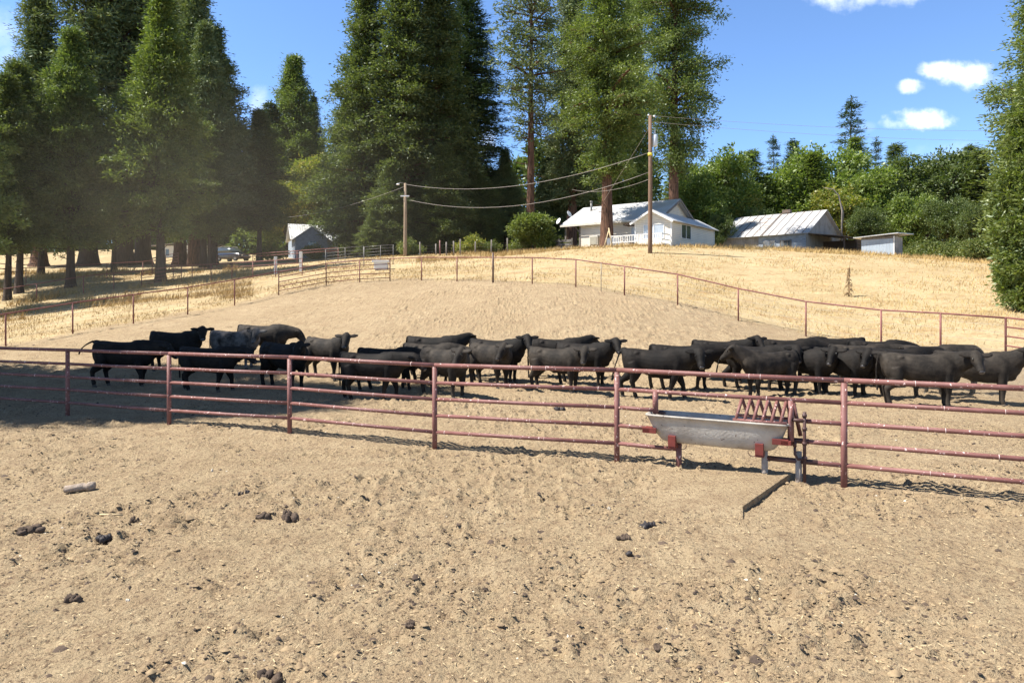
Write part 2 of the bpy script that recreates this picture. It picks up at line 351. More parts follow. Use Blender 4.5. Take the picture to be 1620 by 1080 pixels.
# pen outline: bare trodden dirt inside, golden dry grass outside
fl = [W(*p)[:2] for p in FENCE_L] + [W(*p)[:2] for p in FENCE_T[1:]]
poly = np.array([(-60, 20)] + fl + [(30, 17), (60, 10), (60, -25), (-60, -25)])
def inside(X, Y):
    ins = np.zeros(X.shape, bool); n = len(poly); j = n - 1
    for i in range(n):
        xi, yi = poly[i]; xj, yj = poly[j]
        c = ((yi > Y) != (yj > Y)) & (X < (xj - xi) * (Y - yi) / (yj - yi + 1e-12) + xi)
        ins ^= c; j = i
    return ins
def edge_dist(X, Y):
    d = np.full(X.shape, 1e9)
    for i in range(len(fl) - 1):
        a = np.array(fl[i]); b = np.array(fl[i + 1]); ab = b - a
        t = np.clip(((X - a[0]) * ab[0] + (Y - a[1]) * ab[1]) / (ab @ ab), 0, 1)
        d = np.minimum(d, np.hypot(X - a[0] - t * ab[0], Y - a[1] - t * ab[1]))
    return d
ins = inside(GX, GY); ed = edge_dist(GX, GY) * np.where(ins, -1, 1)
wob = (vnoise(GX, GY, 1.6, 5) - .5) * 1.6 + (vnoise(GX, GY, .5, 6) - .5) * .6
leftz = np.clip((-GX - 6) / 8, 0, 1) * np.clip((GY - 38) / 6, 0, 1)
grass = np.clip((ed + wob * 1.0 - .2) / 1.2, 0, 1)
# roughness of the trodden dirt, real relief
GZ = GZ + rough_at(GX, GY) + np.where(GY < 45, relief_at(GX, GY), 0) * (1 - .6 * grass)
nxn, nyn = len(gx), len(gy)
V = np.stack([GX.ravel(), GY.ravel(), GZ.ravel()], 1)
I = np.arange(nyn * nxn).reshape(nyn, nxn)
Q = np.stack([I[:-1, :-1].ravel(), I[:-1, 1:].ravel(), I[1:, 1:].ravel(), I[1:, :-1].ravel()], 1)
gm = bpy.data.materials.new('trodden_dirt_and_dry_grass'); gm.use_nodes = True
def build_ground_material():
    nt = gm.node_tree; N = nt.nodes; L = nt.links; p = N["Principled BSDF"]; p.inputs["Roughness"].default_value = .95; p.inputs["Specular IOR Level"].default_value = .1
    g = N.new("ShaderNodeNewGeometry")
    def noise(s, d=6, r=.6, st=None):
        n = N.new("ShaderNodeTexNoise"); n.inputs["Scale"].default_value = s; n.inputs["Detail"].default_value = d; n.inputs["Roughness"].default_value = r
        if st:
            mp = N.new("ShaderNodeMapping"); mp.inputs["Scale"].default_value = st; L.new(g.outputs["Position"], mp.inputs[0]); L.new(mp.outputs[0], n.inputs[0])
        else: L.new(g.outputs["Position"], n.inputs[0])
        return n.outputs[0]
    def ramp(x, a, b, lo=0, hi=1):
        m = N.new("ShaderNodeMapRange"); m.inputs[1].default_value = a; m.inputs[2].default_value = b; m.inputs[3].default_value = lo; m.inputs[4].default_value = hi; L.new(x, m.inputs[0]); return m.outputs[0]
    def mix(f, a, b, bt='MIX'):
        m = N.new("ShaderNodeMixRGB"); m.blend_type = bt
        for i, v in ((0, f), (1, a), (2, b)):
            if isinstance(v, tuple): m.inputs[i].default_value = (*v, 1)
            elif isinstance(v, (int, float)): m.inputs[i].default_value = v
            else: L.new(v, m.inputs[i])
        return m.outputs[0]
    def mul(a, b):
        m = N.new("ShaderNodeMath"); m.operation = 'MULTIPLY'
        for i, v in ((0, a), (1, b)):
            if isinstance(v, (int, float)): m.inputs[i].default_value = v
            else: L.new(v, m.inputs[i])
        return m.outputs[0]
    d = mix(ramp(noise(.35, 5), .35, .65), (.432, .332, .205), (.372, .28, .168))
    d = mix(ramp(noise(2.2, 6), .42, .68), d, (.33, .24, .145))
    d = mix(ramp(noise(1.1, 7, .72), .56, .66, 0, .4), d, (.29, .21, .125))
    d = mix(ramp(noise(13, 6, .7), .50, .68), d, (.25, .172, .105))
    d = mix(ramp(noise(26, 4, .7), .56, .64, 0, .85), d, (.15, .105, .068))  # dark specks paint the shade of small clods into the dirt colour
    d = mix(ramp(noise(60, 3, .6, (.7, 1.3, 1)), .60, .66, 0, .8), d, (.12, .085, .06))  # stretched dark specks stand in for relief shading
    d = mix(ramp(noise(45, 3, .6), .62, .74, 0, .55), d, (.64, .51, .34))
    s = mix(ramp(noise(.22, 5, .65, (1, .6, 1)), .38, .62), (.515, .41, .24), (.435, .335, .185))
    s = mix(ramp(noise(.8, 6, .7, (1, 1.4, 1)), .50, .68), s, (.37, .24, .12))
    s = mix(ramp(noise(.5, 6, .7, (1, 1.6, 1)), .56, .72), s, (.62, .49, .27))
    s = mix(ramp(noise(6, 6, .75), .45, .7, 0, .75), s, (.30, .20, .10))
    at = N.new("ShaderNodeAttribute"); at.attribute_name = 'grass'
    L.new(mix(at.outputs["Fac"], d, s), p.inputs["Base Color"])
    h = N.new("ShaderNodeMath"); h.operation = 'ADD'; L.new(mul(noise(16, 6, .7), 1.0), h.inputs[0]); L.new(mul(noise(48, 4, .7), .4), h.inputs[1])
    b = N.new("ShaderNodeBump"); b.inputs["Strength"].default_value = .9; b.inputs["Distance"].default_value = .07; L.new(h.outputs[0], b.inputs["Height"]); L.new(b.outputs[0], p.inputs["Normal"])
build_ground_material()
me = fast_mesh('ground', V, Q, gm)
at = me.attributes.new('grass', 'FLOAT', 'POINT'); at.data.foreach_set('value', grass.ravel().astype(np.float32))
me.polygons.foreach_set('use_smooth', np.ones(len(Q), bool))
ground = bpy.data.objects.new('ground', me); COL.objects.link(ground); tag(ground, 'trodden tan dirt rising to a hill of dry golden grass', 'ground', kind='structure')
# ------------------------------------------------------------------ paint flecks on the pipe rails
def fleck(m, scale=26, th=.66, col=(.70, .52, .48)):
    nt = m.node_tree; p = nt.nodes["Principled BSDF"]; src = p.inputs["Base Color"].links[0].from_socket
    t = nt.nodes.new("ShaderNodeTexCoord"); n = nt.nodes.new("ShaderNodeTexNoise"); n.inputs["Scale"].default_value = scale; n.inputs["Detail"].default_value = 2
    nt.links.new(t.outputs["Object"], n.inputs[0])
    r = nt.nodes.new("ShaderNodeMapRange"); r.inputs[1].default_value = th; r.inputs[2].default_value = th + .03; nt.links.new(n.outputs[0], r.inputs[0])
    x = nt.nodes.new("ShaderNodeMixRGB"); x.inputs[2].default_value = (*col, 1); nt.links.new(r.outputs[0], x.inputs[0]); nt.links.new(src, x.inputs[1]); nt.links.new(x.outputs[0], p.inputs["Base Color"])
fleck(M['pipe'])
# rust streaks and specks on the trough
fleck(M['concrete'], 18, .70, (.16, .12, .10))
# ------------------------------------------------------------------ near pipe fence
FP = [(-15.9, 17.1), (-12.75, 15.95), (-9.66, 14.84), (-6.88, 13.70), (-4.17, 12.80), (-1.32, 11.66), (1.635, 10.64), (4.46, 9.17), (7.2, 7.85), (10.0, 6.6)]
RZ = [1.43, 1.13, .85, .57, .29]
ff = empty('pipe_fence', (FP[5][0], FP[5][1], 0), 0, 'long near fence of dusty red pipe with five rails, in front of the cattle', 'fence')
bpy.context.view_layer.update()
def loc(o, pts): return [Vector(p) - o.location for p in pts]
fpz = [H(x, y) for x, y in FP]
for (x, y), z in zip(FP, fpz):
    b = MB(); b.tube(loc(ff, [(x, y, z - .3), (x, y, z + 1.40)]), .043, 12); b.build('post', M['pipe'], ff, True)
def P976(s, z):
    x0, y0 = FP[6]; x1, y1 = FP[7]; L = math.hypot(x1 - x0, y1 - y0); t = s / L
    return Vector((x0 + (x1 - x0) * t, y0 + (y1 - y0) * t, fpz[6] + (fpz[7] - fpz[6]) * t + z))
LB = math.hypot(FP[7][0] - FP[6][0], FP[7][1] - FP[6][1])
for i in range(len(FP) - 1):
    for k, z in enumerate(RZ):
        a = Vector((*FP[i], fpz[i] + z)); c = Vector((*FP[i + 1], fpz[i + 1] + z))
        d = (c - a).normalized()
        segs = [(a, c)]
        if i == 6:
            if k == 2: segs = [(a, P976(.61, z)), (P976(2.60, z), c)]
            if k == 3: segs = [(a, P976(.60, z)), (P976(2.60, z), c)]
            if k == 4: segs = [(a, P976(.94, z)), (P976(2.19, z), c)]
        for p, q in segs:
            b = MB(); e = .0 if k == 0 else .0
            mid = (p + q) / 2; mid.z -= .004
            b.tube(loc(ff, [p, mid, q]), .036 if k == 0 else .031, 10)
            # pale weld and chip rings along the rail
            b.build('rail', M['pipe'], ff, True)
# pale chips scattered along the rails: small scale marks, one part
rnd = random.Random(3)
cb = MB()
for i in range(len(FP) - 1):
    for k, z in enumerate(RZ):
        a = Vector((*FP[i], fpz[i] + z)); c = Vector((*FP[i + 1], fpz[i + 1] + z)); d = (c - a).normalized()
        if i == 6 and k > 1: continue
        for q in range(2):
            t = rnd.uniform(.04, .96); p = a.lerp(c, t); r = .0365 if k == 0 else .0315
            p.z -= .004 * (1 - abs(2 * t - 1))
            cb.tube(loc(ff, [p, p + d * rnd.uniform(.004, .012)]), r + .0012, 10)
tag(cb.build('paint_chips', M['weld'], ff, True), kind='stuff')
for s, z0, z1, m in ((.61, .80, 1.13, 'pipe'), (.966, -.2, .40, 'pipe'), (2.177, -.2, .40, 'footing'), (2.62, -.25, .42, 'footing'), (2.52, .50, 1.12, 'pipe')):
    b = MB(); b.tube(loc(ff, [P976(s, z0), P976(s, z1)]), .043, 12); b.build('short_post', M[m], ff, True)
b = MB(); b.tube(loc(ff, [P976(2.22, .29), P976(2.86, .29)]), .036, 10); b.build('dark_rail_length', M['darksteel'], ff, True)  # plain dark tube round part of the lowest rail
b = MB(); b.tube(loc(ff, [P976(2.50, .57), P976(2.75, .57)]), .037, 10); b.build('dark_rail_length', M['darksteel'], ff, True)
# ------------------------------------------------------------------ feed trough with rack, tap
fdir = (P976(1, 0) - P976(0, 0)); fdir.z = 0; fang = math.atan2(fdir.y, fdir.x)
tc0 = P976(1.51, 0)
ft = empty('water_trough', tc0, fang, 'pale stained trough set into the near pipe fence on red brackets', 'trough')
def trough():
    b = MB(); n = 40; rings = []
    def ring(hx, hy, z, e=5.0, xo=0):
        r = []
        for k in range(n):
            a = 2 * math.pi * (k + .5) / n; ca, sa = math.cos(a), math.sin(a)
            r.append((xo + hx * math.copysign(abs(ca) ** (2 / e), ca), hy * math.copysign(abs(sa) ** (2 / e), sa), z))
        return r
    prof = [(.60, .05, .395, 2.5), (.74, .10, .40, 3), (.80, .14, .425, 3), (.86, .18, .50, 3.5), (.91, .205, .60, 5), (.95, .225, .70, 7), (.985, .245, .79, 9), (1.005, .262, .792, 9), (1.005, .262, .815, 9), (.975, .232, .817, 9), (.93, .205, .72, 7), (.88, .17, .56, 5), (.78, .12, .47, 3), (.6, .04, .46, 2.5)]
    for p in prof: rings.append(ring(*p))
    vs = [q for r in rings for q in r]; fs = []
    for i in range(len(rings) - 1):
        for k in range(n):
            a = i * n + k; c = i * n + (k + 1) % n; fs.append((a, c, c + n, a + n))
    fs.append(tuple(range(n - 1, -1, -1))); fs.append(tuple(range(len(vs) - n, len(vs))))
    b.add(vs, fs); return b
trough().build('basin', M['concrete'], ft, True)
for sx, z0, z1 in ((-.60, .36, .50), (.62, .36, .50)):
    b = MB(); b.box(sx - .055, sx + .055, -.21, -.12, z0, z1 + .02); b.box(sx - .055, sx + .055, -.20, .16, z0 - .03, z0 + .03); b.build('bracket', M['bracket'], ft, bevel=.004)
for sx, w_ in ((-.93, .11), (.90, .11)):
    b = MB(); b.box(sx - w_, sx + w_ * .9, -.215, -.18, .53, .61); b.box(sx - w_ if sx < 0 else sx, sx if sx < 0 else sx + w_ * 1.2, -.215, .02, .535, .595); b.build('end_bracket', M['bracket'], ft, bevel=.004)
for sx in (-.46, .52):
    b = MB(); b.tube([(sx + .06 * math.cos(t), -.13, .39 + .07 * math.sin(t)) for t in np.linspace(math.pi, 2 * math.pi, 10)], .006, 6); b.build('wire_loop', M['darksteel'], ft, True)
# slanted rack bars over the right hand end
b = MB()
for k in range(6):
    x = .36 + k * .118
    b = MB(); b.tube([(x + .0, 0, 1.11), (x - .05, -.215, .835)], .023, 8); b.build('rack_bar', M['pipe'], ft, True)
for k in range(6):
    x = .36 + k * .118
    b = MB(); b.tube([(x, .02, 1.10), (x + .05, .22, .83)], .023, 8); b.build('rack_bar', M['pipe'], ft, True)
for y in (-.215, .22):
    b = MB(); b.tube([(.27, y, .832), (.98, y, .832)], .020, 8); b.build('rack_rail', M['pipe'], ft, True)
b = MB(); b.tube([(1.03, 0, 1.10), (1.0, -.1, .84), (1.04, -.16, .58)], .03, 8); b.tube([(1.04, 0, 1.10), (1.12, .16, .62)], .028, 8); b.build('end_frame', M['pipe'], ft, True)
b = MB(); b.blob((-.86, .12, .80), (.09, .07, .035), 8, 5); b.build('float_cover', M['darksteel'], ft, True)
wt = empty('standpipe_tap', P976(2.70, 0), fang, 'dark upright standpipe with a small tap, beside the right end of the trough', 'tap')
b = MB(); b.tube([(0, -.06, -.1), (0, -.06, .60), (.0, -.06, .98)], .022, 8); b.tube([(0, -.06, .86), (-.18, -.06, .86)], .024, 8)
for z in (.35, .55, .75, .93): b.tube([(0, -.06, z - .02), (0, -.06, z + .02)], .032, 8)
b.build('riser_pipe', M['darksteel'], wt, True)
b = MB(); b.tube([(0, -.07, .34), (-.08, -.09, .33), (-.12, -.10, .40), (-.12, -.10, .52)], .018, 8); b.tube([(-.12, -.10, .50), (-.12, -.10, .58)], .024, 8); b.tube([(-.16, -.10, .59), (-.08, -.10, .59)], .010, 6)
b.build('faucet', M['darksteel'], wt, True)
# low slab under the trough
A = gp(1175, 812); B_ = gp(1252, 757)
sl = MB(); dv = Vector((-.90, .43, 0)).normalized(); A2 = Vector((1.15, 8.05, 0)); B2 = B_ + dv * 2.7
tp_ = [(A.x, A.y, .085), (B_.x, B_.y, .085), (B2.x, B2.y, -.05), (A2.x, A2.y, -.05), (A.x - .15, A.y - .45, -.04), (A.x - .03, A.y - .20, -.03)]
n_ = len(tp_); sl.add([(x, y, -.2) for x, y, z in tp_] + tp_, [(3, 2, 1, 0), (5, 4, 3, 0), (6, 7, 8, 9), (6, 9, 10), (6, 10, 11), (0, 1, 7, 6), (1, 2, 8, 7), (2, 3, 9, 8), (3, 4, 10, 9), (4, 5, 11, 10), (5, 0, 6, 11)])
o = sl.build('concrete_slab', gm); tag(o, 'low dirt covered slab with a dark right edge, on the ground before the trough', 'slab')
bm_ = o.modifiers.new('bevel', 'BEVEL'); bm_.width = .012; bm_.segments = 2
# ------------------------------------------------------------------ far pen fence: posts, one top rail, cables below
def line_fence(name, pts, label, h=1.45, r=.035, rr=.03, wires=(), cat='fence', zoff=0, mp='pipe_far', rails=None, dark=(), top=True):
    """pts: picture column, distance"""
    P = [G(px, Y) for px, Y in pts]
    root = empty(name, P[0], 0, label, cat)
    for i, p in enumerate(P):
        b = MB(); hh = h + (.28 if i in dark else 0)
        b.tube(loc(root, [p - Vector((0, 0, .3)), p + Vector((0, 0, hh))]), r * (1.5 if i in dark else 1), 8)
        b.build('post', M['darksteel'] if i in dark else M[mp], root, True)
    if top:
        b = MB(); b.tube(loc(root, [p + Vector((0, 0, h)) for p in P]), rr, 8); b.build('top_rail', M[mp], root, True)
    for z in wires:
        b = MB()
        for i in range(len(P) - 1):
            b.tube(loc(root, [P[i] + Vector((0, 0, z)), P[i + 1] + Vector((0, 0, z))]), .0055, 4, False)
        b.build('cable', M['cable'], root)
    for z in (rails or ()):
        b = MB(); b.tube(loc(root, [p + Vector((0, 0, z)) for p in P]), rr * .85, 8); b.build('rail', M[mp], root, True)
    return root
pl = [(p[0], p[2]) for p in FENCE_L]; pt = [(p[0], p[2]) for p in FENCE_T]
line_fence('pipe_and_cable_fence', pl, 'rusty red pipe and cable fence climbing from the left edge to the gate panels', wires=(.35, .65, .95, 1.2))
line_fence('pipe_fence', [(441, 42), (516, 44)], 'short dark red panel with five rails slanting back, left of the corner post', rails=(.25, .52, .80, 1.10), h=1.42)
line_fence('pipe_fence', [(516, 44), (569, 44), (617, 44)], 'dark red rail panel behind the pen, with a white box behind it', rails=(.22, .52, .82, 1.10), h=1.42)
line_fence('pipe_and_cable_fence', pt[3:], 'curving single rail red pipe fence below the golden hill', wires=(.35, .65, .95, 1.2), dark=(3,))
b = MB(); p = G(951, 34.6); b.tube([p - Vector((0, 0, .2)), p + Vector((0, 0, 1.45))], .016, 6); tag(b.build('steel_stake', M['galv'], None, True), 'thin stake between two posts of the fence below the hill', 'stake')
line_fence('pipe_fence', [(1591, 23), (1720, 21), (1850, 19.5)], 'four rail red panel at the right edge under the cedar', rails=(.2, .52, .84, 1.15), h=1.46)
line_fence('pipe_and_cable_fence', [(p[0], p[2]) for p in FENCE_2], 'second rusty rail fence behind the left pen fence, in the shade of the cedars', h=1.3, wires=(.4, .8))
line_fence('pipe_fence', [(224, 55.5), (287, 57.5)], 'dark red gate panel of five rails beside the slim cedar trunk on the left', h=1.35, rails=(.25, .5, .75, 1.05))
line_fence('pipe_and_cable_fence', [(-40, 60), (41, 60), (107, 61), (169, 62), (226, 64), (250, 66)], 'dark rail fence behind the left cedar trunks', h=1.35, wires=(.6,))
line_fence('pipe_fence', [(274, 58), (304, 58), (334, 57), (367, 56), (400, 55), (436, 54), (478, 53)], 'straight red rail fence in the dry grass in front of the parked car', h=1.32, rails=(1.0,), wires=(.5,))
line_fence('pipe_fence', [(343, 70), (400, 69), (470, 68), (535, 66)], 'pale red double rail running below the parked car', h=1.3, rr=.04, rails=(1.05,))
line_fence('pipe_fence', [(241, 66), (262, 70), (282, 74)], 'small corral panel of many pale rails between the left trunks', h=1.5, rails=(.3, .6, .9, 1.2))
line_fence('cattle_panel', [(515, 56), (546, 56), (575, 56)], 'grey metal cattle panel with rounded corners, left one of the pair', h=1.7, r=.02, rr=.015, mp='galv', rails=(.3, .6, .9, 1.15, 1.4))
line_fence('cattle_panel', [(576, 56.2), (602, 56.2), (622, 56.2)], 'grey metal cattle panel with rounded corners, right one of the pair', h=1.62, r=.02, rr=.015, mp='galv', rails=(.3, .6, .9, 1.15, 1.4))
for px, lb in ((436, 'white square post among the rails, left one of two'), (476, 'taller white square post among the rails, right one of two')):
    p = G(px, 57); b = MB(); b.box(-.11, .11, -.11, .11, -.2, 1.45 if px == 436 else 1.65); o = b.build('white_post', M['white'], None, bevel=.01); o.location = p; tag(o, lb, 'post', 'white square posts')
p = G(603, 52); b = MB(); b.box(-.65, .65, -.35, .35, .55, .72); b.box(-.5, .5, -.3, .3, 0, .55); o = b.build('stock_box', M['white'], None, bevel=.02); o.location = p; tag(o, 'small white low box with a dark base behind the far rail panel', 'box')
# wood post and wire fence by the dark trees
wp = [(665, 64), (690, 64), (696, 64), (706, 64), (718, 64), (728, 64), (752, 65), (777, 65), (803, 66), (843, 66), (857, 66)]
P = [G(*q) for q in wp]; root = empty('post_and_wire_fence', P[0], 0, 'old grey wooden posts with wire in the weeds in front of the dark trees', 'fence')
for i, p in enumerate(P):
    b = MB(); hh = random.uniform(1.1, 1.6); b.tube(loc(root, [p - Vector((0, 0, .3)), p + Vector((random.uniform(-.05, .05), 0, hh))]), .07, 7)
    b.build('wooden_post', M['pipe'] if i == 2 else M['oldwood'], root, True)
b = MB()
for z in (.4, .7, 1.0): b.tube(loc(root, [p + Vector((0, 0, z)) for p in P]), .006, 4)
b.build('wire', M['cable'], root)
# ------------------------------------------------------------------ cattle
def cow_mat(name, a, b_, th=(.42, .72)):
    m = mat(name, a, .72, b_, 2.4, bump=.006, bscale=34, lo=th[0], hi=th[1], spec=.15)
    return m
CM = [cow_mat('black_hide', (.009, .0078, .007), (.026, .021, .017)), cow_mat('dusty_black_hide', (.018, .015, .0125), (.065, .053, .041)), cow_mat('pale_patchy_hide', (.03, .026, .023), (.17, .15, .135), (.40, .62))]  # third hide has broad paler grey patches
M['hoof'] = mat('dusty_hoof', (.09, .075, .06), .8); M['eye'] = mat('dark_eye', (.01, .008, .006), .15, spec=.8)
M['nose'] = mat('moist_muzzle', (.05, .045, .045), .3, spec=.6); M['tagm'] = mat('white_ear_tag', (.85, .85, .85), .4)
XS = .95; HS = 1.12
def cow_meshes(key, yaw=-1.2, pitch=-.75, nyaw=-.5, npitch=.55, walk=0.0, tail='hang', fat=1.0):
    b = MB(); X = Vector((1, 0, 0)); Z = Vector((0, 0, 1))
    st = [(-.99, 1.12, .05, .08), (-.965, 1.09, .15, .18), (-.88, 1.04, .235, .255), (-.72, 1.0, .262, .30), (-.45, .975, .245, .298), (-.15, .918, .292, .335), (.15, .905, .305, .356), (.40, .93, .268, .372), (.58, .96, .23, .36), (.74, .985, .175, .285), (.85, 1.0, .12, .19), (.90, 1.0, .05, .09)]
    b.loft([((x * XS, 0, z - .008), w_ * fat * 1.08, h_ * 1.045, X, Z) for x, z, w_, h_ in st], 20)
    nd = Vector((math.cos(npitch) * math.cos(nyaw), math.cos(npitch) * math.sin(nyaw), math.sin(npitch)))
    n0 = Vector((.46, 0, 1.05)); n1 = n0 + X * .16 + nd * .10; n2 = n1 + nd * .22; n3 = n2 + nd * .20
    b.loft([(n0, .20, .29, X, Z), (n1, .175, .26, (X + nd), Z), (n2, .145, .215, nd, Z), (n3, .12, .165, nd, Z)], 16)
    hd = Vector((math.cos(pitch) * math.cos(yaw), math.cos(pitch) * math.sin(yaw), math.sin(pitch)))
    poll = n3 + Vector((0, 0, .035)); side = hd.cross(Z).normalized(); up = side.cross(hd).normalized()
    hs = [(-.10, .06, .07, 0), (-.03, .098, .10, 0), (.06, .118, .12, -.01), (.14, .114, .125, -.015), (.23, .094, .115, -.02), (.32, .076, .092, -.015), (.39, .082, .078, -.005), (.45, .080, .068, -.005), (.49, .05, .045, -.005)]
    b.loft([(poll + hd * t * 1.0 + up * o, w_ * HS, h_ * HS, hd, up) for t, w_, h_, o in hs], 14)
    b.blob(poll + up * .05 + hd * .0, (.055, .055, .06), 8, 6)
    # jaw and throat
    b.loft([(n2 + Vector((0, 0, -.03)), .08, .12, nd + hd, Z), ((n2 + poll + hd * .18) / 2 - up * .05, .075, .09, nd + hd, Z), (poll + hd * .2 - up * .05, .07, .08, hd, up)], 12)
    earb = []
    for s in (-1, 1):
        e0 = poll + hd * .04 + side * s * .09 + up * .02; ed_ = (side * s * 1.0 - hd * .22 - up * .05).normalized(); eu = hd
        b.loft([(e0, .028, .036, ed_, eu), (e0 + ed_ * .07, .032, .068, ed_, eu), (e0 + ed_ * .16, .030, .078, ed_, eu), (e0 + ed_ * .235, .026, .054, ed_, eu), (e0 + ed_ * .28, .016, .018, ed_, eu)], 10)
        earb.append((e0, ed_))
    mark_ = len(b.v)
    hooves = []
    for s in (-1, 1):
        f = walk * s
        # fore leg: shoulder, elbow, knee, fetlock, hoof
        b.blob((.46, s * .165, .90), (.18, .12, .28), 12, 8)
        y = s * .165
        b.tube([(.46, y, .90), (.47, y, .72), (.47 + f * .06, y, .56), (.49 + f * .13, y, .385), (.485 + f * .15, y, .33), (.475 + f * .16, y, .17), (.48 + f * .17, y, .115), (.50 + f * .18, y, .05)], [.13, .125, .11, .073, .060, .050, .058, .055], 12)
        hooves.append((.505 + f * .18, y))
        g = -walk * s
        b.blob((-.70, s * .15, .93), (.25, .15, .31), 12, 8)
        y = s * .16
        b.tube([(-.70, y, .95), (-.66 + g * .03, y, .76), (-.66 + g * .06, y, .66), (-.78 + g * .13, y, .52), (-.86 + g * .17, y, .435), (-.855 + g * .19, y, .36), (-.825 + g * .2, y, .18), (-.81 + g * .2, y, .12), (-.785 + g * .21, y, .05)], [.17, .175, .165, .108, .080, .062, .053, .060, .056], 12)
        hooves.append((-.78 + g * .21, y))
    # hip bones, tail head, brisket, navel
    for s in (-1, 1): b.blob((-.56, s * .165, 1.185), (.085, .075, .06), 10, 8)
    b.blob((-.93, 0, 1.25), (.13, .06, .075), 8, 6); b.blob((.66, 0, .73), (.14, .09, .13), 10, 6); b.blob((-.15, 0, .60), (.10, .045, .06), 8, 6); b.blob((.38, 0, 1.28), (.2, .08, .05), 8, 6)
    if tail == 'hang': tp = [(-.95, 0, 1.24), (-1.03, 0, 1.20), (-1.07, .01, 1.0), (-1.075, .02, .75), (-1.06, .03, .55), (-1.05, .03, .36)]
    elif tail == 'swing': tp = [(-.95, 0, 1.25), (-1.06, .0, 1.28), (-1.22, .0, 1.21), (-1.36, .0, 1.12), (-1.46, .0, 1.0), (-1.5, 0, .90)]
    else: tp = [(-.95, 0, 1.24), (-1.04, -.05, 1.2), (-1.1, -.12, 1.0), (-1.16, -.2, .8), (-1.2, -.24, .62), (-1.22, -.25, .45)]
    b.tube(tp, [.045, .034, .026, .022, .03, .028], 8)
    b.v[mark_:] = [(x * XS, y, z) for x, y, z in b.v[mark_:]]; hooves = [(x * XS, y) for x, y in hooves]
    me0 = b.mesh('cow_body_raw'); o = bpy.data.objects.new('raw', me0); COL.objects.link(o)
    m = o.modifiers.new('r', 'REMESH'); m.mode = 'VOXEL'; m.voxel_size = .0185; m.use_smooth_shade = True
    m = o.modifiers.new('s', 'SMOOTH'); m.factor = .5; m.iterations = 6
    dg = bpy.context.evaluated_depsgraph_get(); dg.update()
    me = bpy.data.meshes.new_from_object(o.evaluated_get(dg)); me.name = 'cow_body_' + key
    bpy.data.objects.remove(o)
    me.polygons.foreach_set('use_smooth', [True] * len(me.polygons)); me.materials.clear()
    hbs = []
    for x, y in hooves: hb = MB(); hbs.append(hb); hb.loft([((x + .01, y, 0), .052, .062, Z, X), ((x, y, .03), .047, .055, Z, X), ((x - .008, y, .075), .040, .042, Z, X)], 10)
    eb = [];
    for s in (-1, 1): q = MB(); q.blob(poll + hd * .15 + side * s * .115 + up * .045, (.024, .024, .024), 8, 6); eb.append(q)
    nb = MB(); nb.loft([(poll + hd * .44, .080, .066, hd, up), (poll + hd * .492, .056, .048, hd, up), (poll + hd * .505, .02, .02, hd, up)], 12)
    tb = MB(); e0, ed_ = earb[1 if side.x * 1 > 0 else 0]; c = e0 + ed_ * .15 - up * .04 - Vector((0, .035, 0)) 
    tb.loft([(c, .035, .005, -up, Vector((0, 1, 0))), (c - up * .075, .035, .005, -up, Vector((0, 1, 0)))], 10)
    return dict(body=me, hoof=[q.mesh('hoof_mesh', M['hoof'], True) for q in hbs], eye=[q.mesh('eye_mesh', M['eye'], True) for q in eb], nose=nb.mesh('muzzle_mesh', M['nose'], True), tag=tb.mesh('tag_mesh', M['tagm']))
CW = dict(
 look=cow_meshes('look', -1.45, -.9, -.75, .42),
 lookw=cow_meshes('lookw', -1.35, -.9, -.6, .35, walk=1.0, tail='side'),
 lookr=cow_meshes('lookr', -.95, -.75, -.4, .62),
 ahead=cow_meshes('ahead', -.15, -.8, -.05, .22, walk=.8),
 low=cow_meshes('low', .15, -.95, .1, -.05, walk=-.7, tail='hang'),
 away=cow_meshes('away', .9, -.5, .4, .45, walk=.4),
 swing=cow_meshes('swing', .1, -.8, .05, .15, walk=-.5, tail='swing'),
 lookl=cow_meshes('lookl', -1.5, -.9, -.6, .35, walk=-.6),
)
def cow(key, px, Y, ang, s, m, label, tagear=False):
    """px: picture column of the middle of the trunk"""
    p = G(px, Y); d = CW[key]
    r = empty('cow', (p.x, p.y, p.z - .01), R(ang - (14 if -90 < ang < 90 and key.startswith('look') else 4)), label, 'cow', 'black cattle standing in the pen'); s *= .955; r.scale = (s, s, s)
    o = bpy.data.objects.new('body', d['body']); COL.objects.link(o); o.parent = r
    if not d['body'].materials: d['body'].materials.append(CM[0])
    o.material_slots[0].link = 'OBJECT'; o.material_slots[0].material = CM[m]
    for q in d['hoof']: o = bpy.data.objects.new('hoof', q); COL.objects.link(o); o.parent = r
    for q in d['eye']: o = bpy.data.objects.new('eye', q); COL.objects.link(o); o.parent = r
    o = bpy.data.objects.new('muzzle', d['nose']); COL.objects.link(o); o.parent = r
    if tagear: o = bpy.data.objects.new('ear_tag', d['tag']); COL.objects.link(o); o.parent = r
    return r
cow('swing', 200, 19.7, 0, 1.06, 0, 'black cow at the left end of the herd with its tail flung out')
cow('lookr', 281, 22.3, 4, 1.05, 0, 'black cow behind the leftmost one, head up with ears out, looking over backs')
cow('ahead', 333, 18.8, -4, .98, 0, 'dark cow in shade standing just behind the second fence post from the left')
cow('look', 374, 22.6, 3, 1.02, 2, 'grey backed cow at the back of the left group')
cow('low', 420, 23.6, 0, 1.04, 1, 'cow behind the grey one with only its dark back and head showing')
cow('look', 452, 19.3, -18, 1.05, 0, 'big black cow in the tree shade beside the third fence post, facing the fence')
cow('lookr', 519, 21.0, -20, 1.03, 1, 'cow with upright ears standing behind the big shaded one near the gap')
cow('ahead', 592, 17.2, -6, .97, 0, 'low dark cow at the right end of the shade, close to the near fence')
cow('away', 690, 21.2, -2, 1.0, 0, 'cow at the back of the middle group with its head turned away')
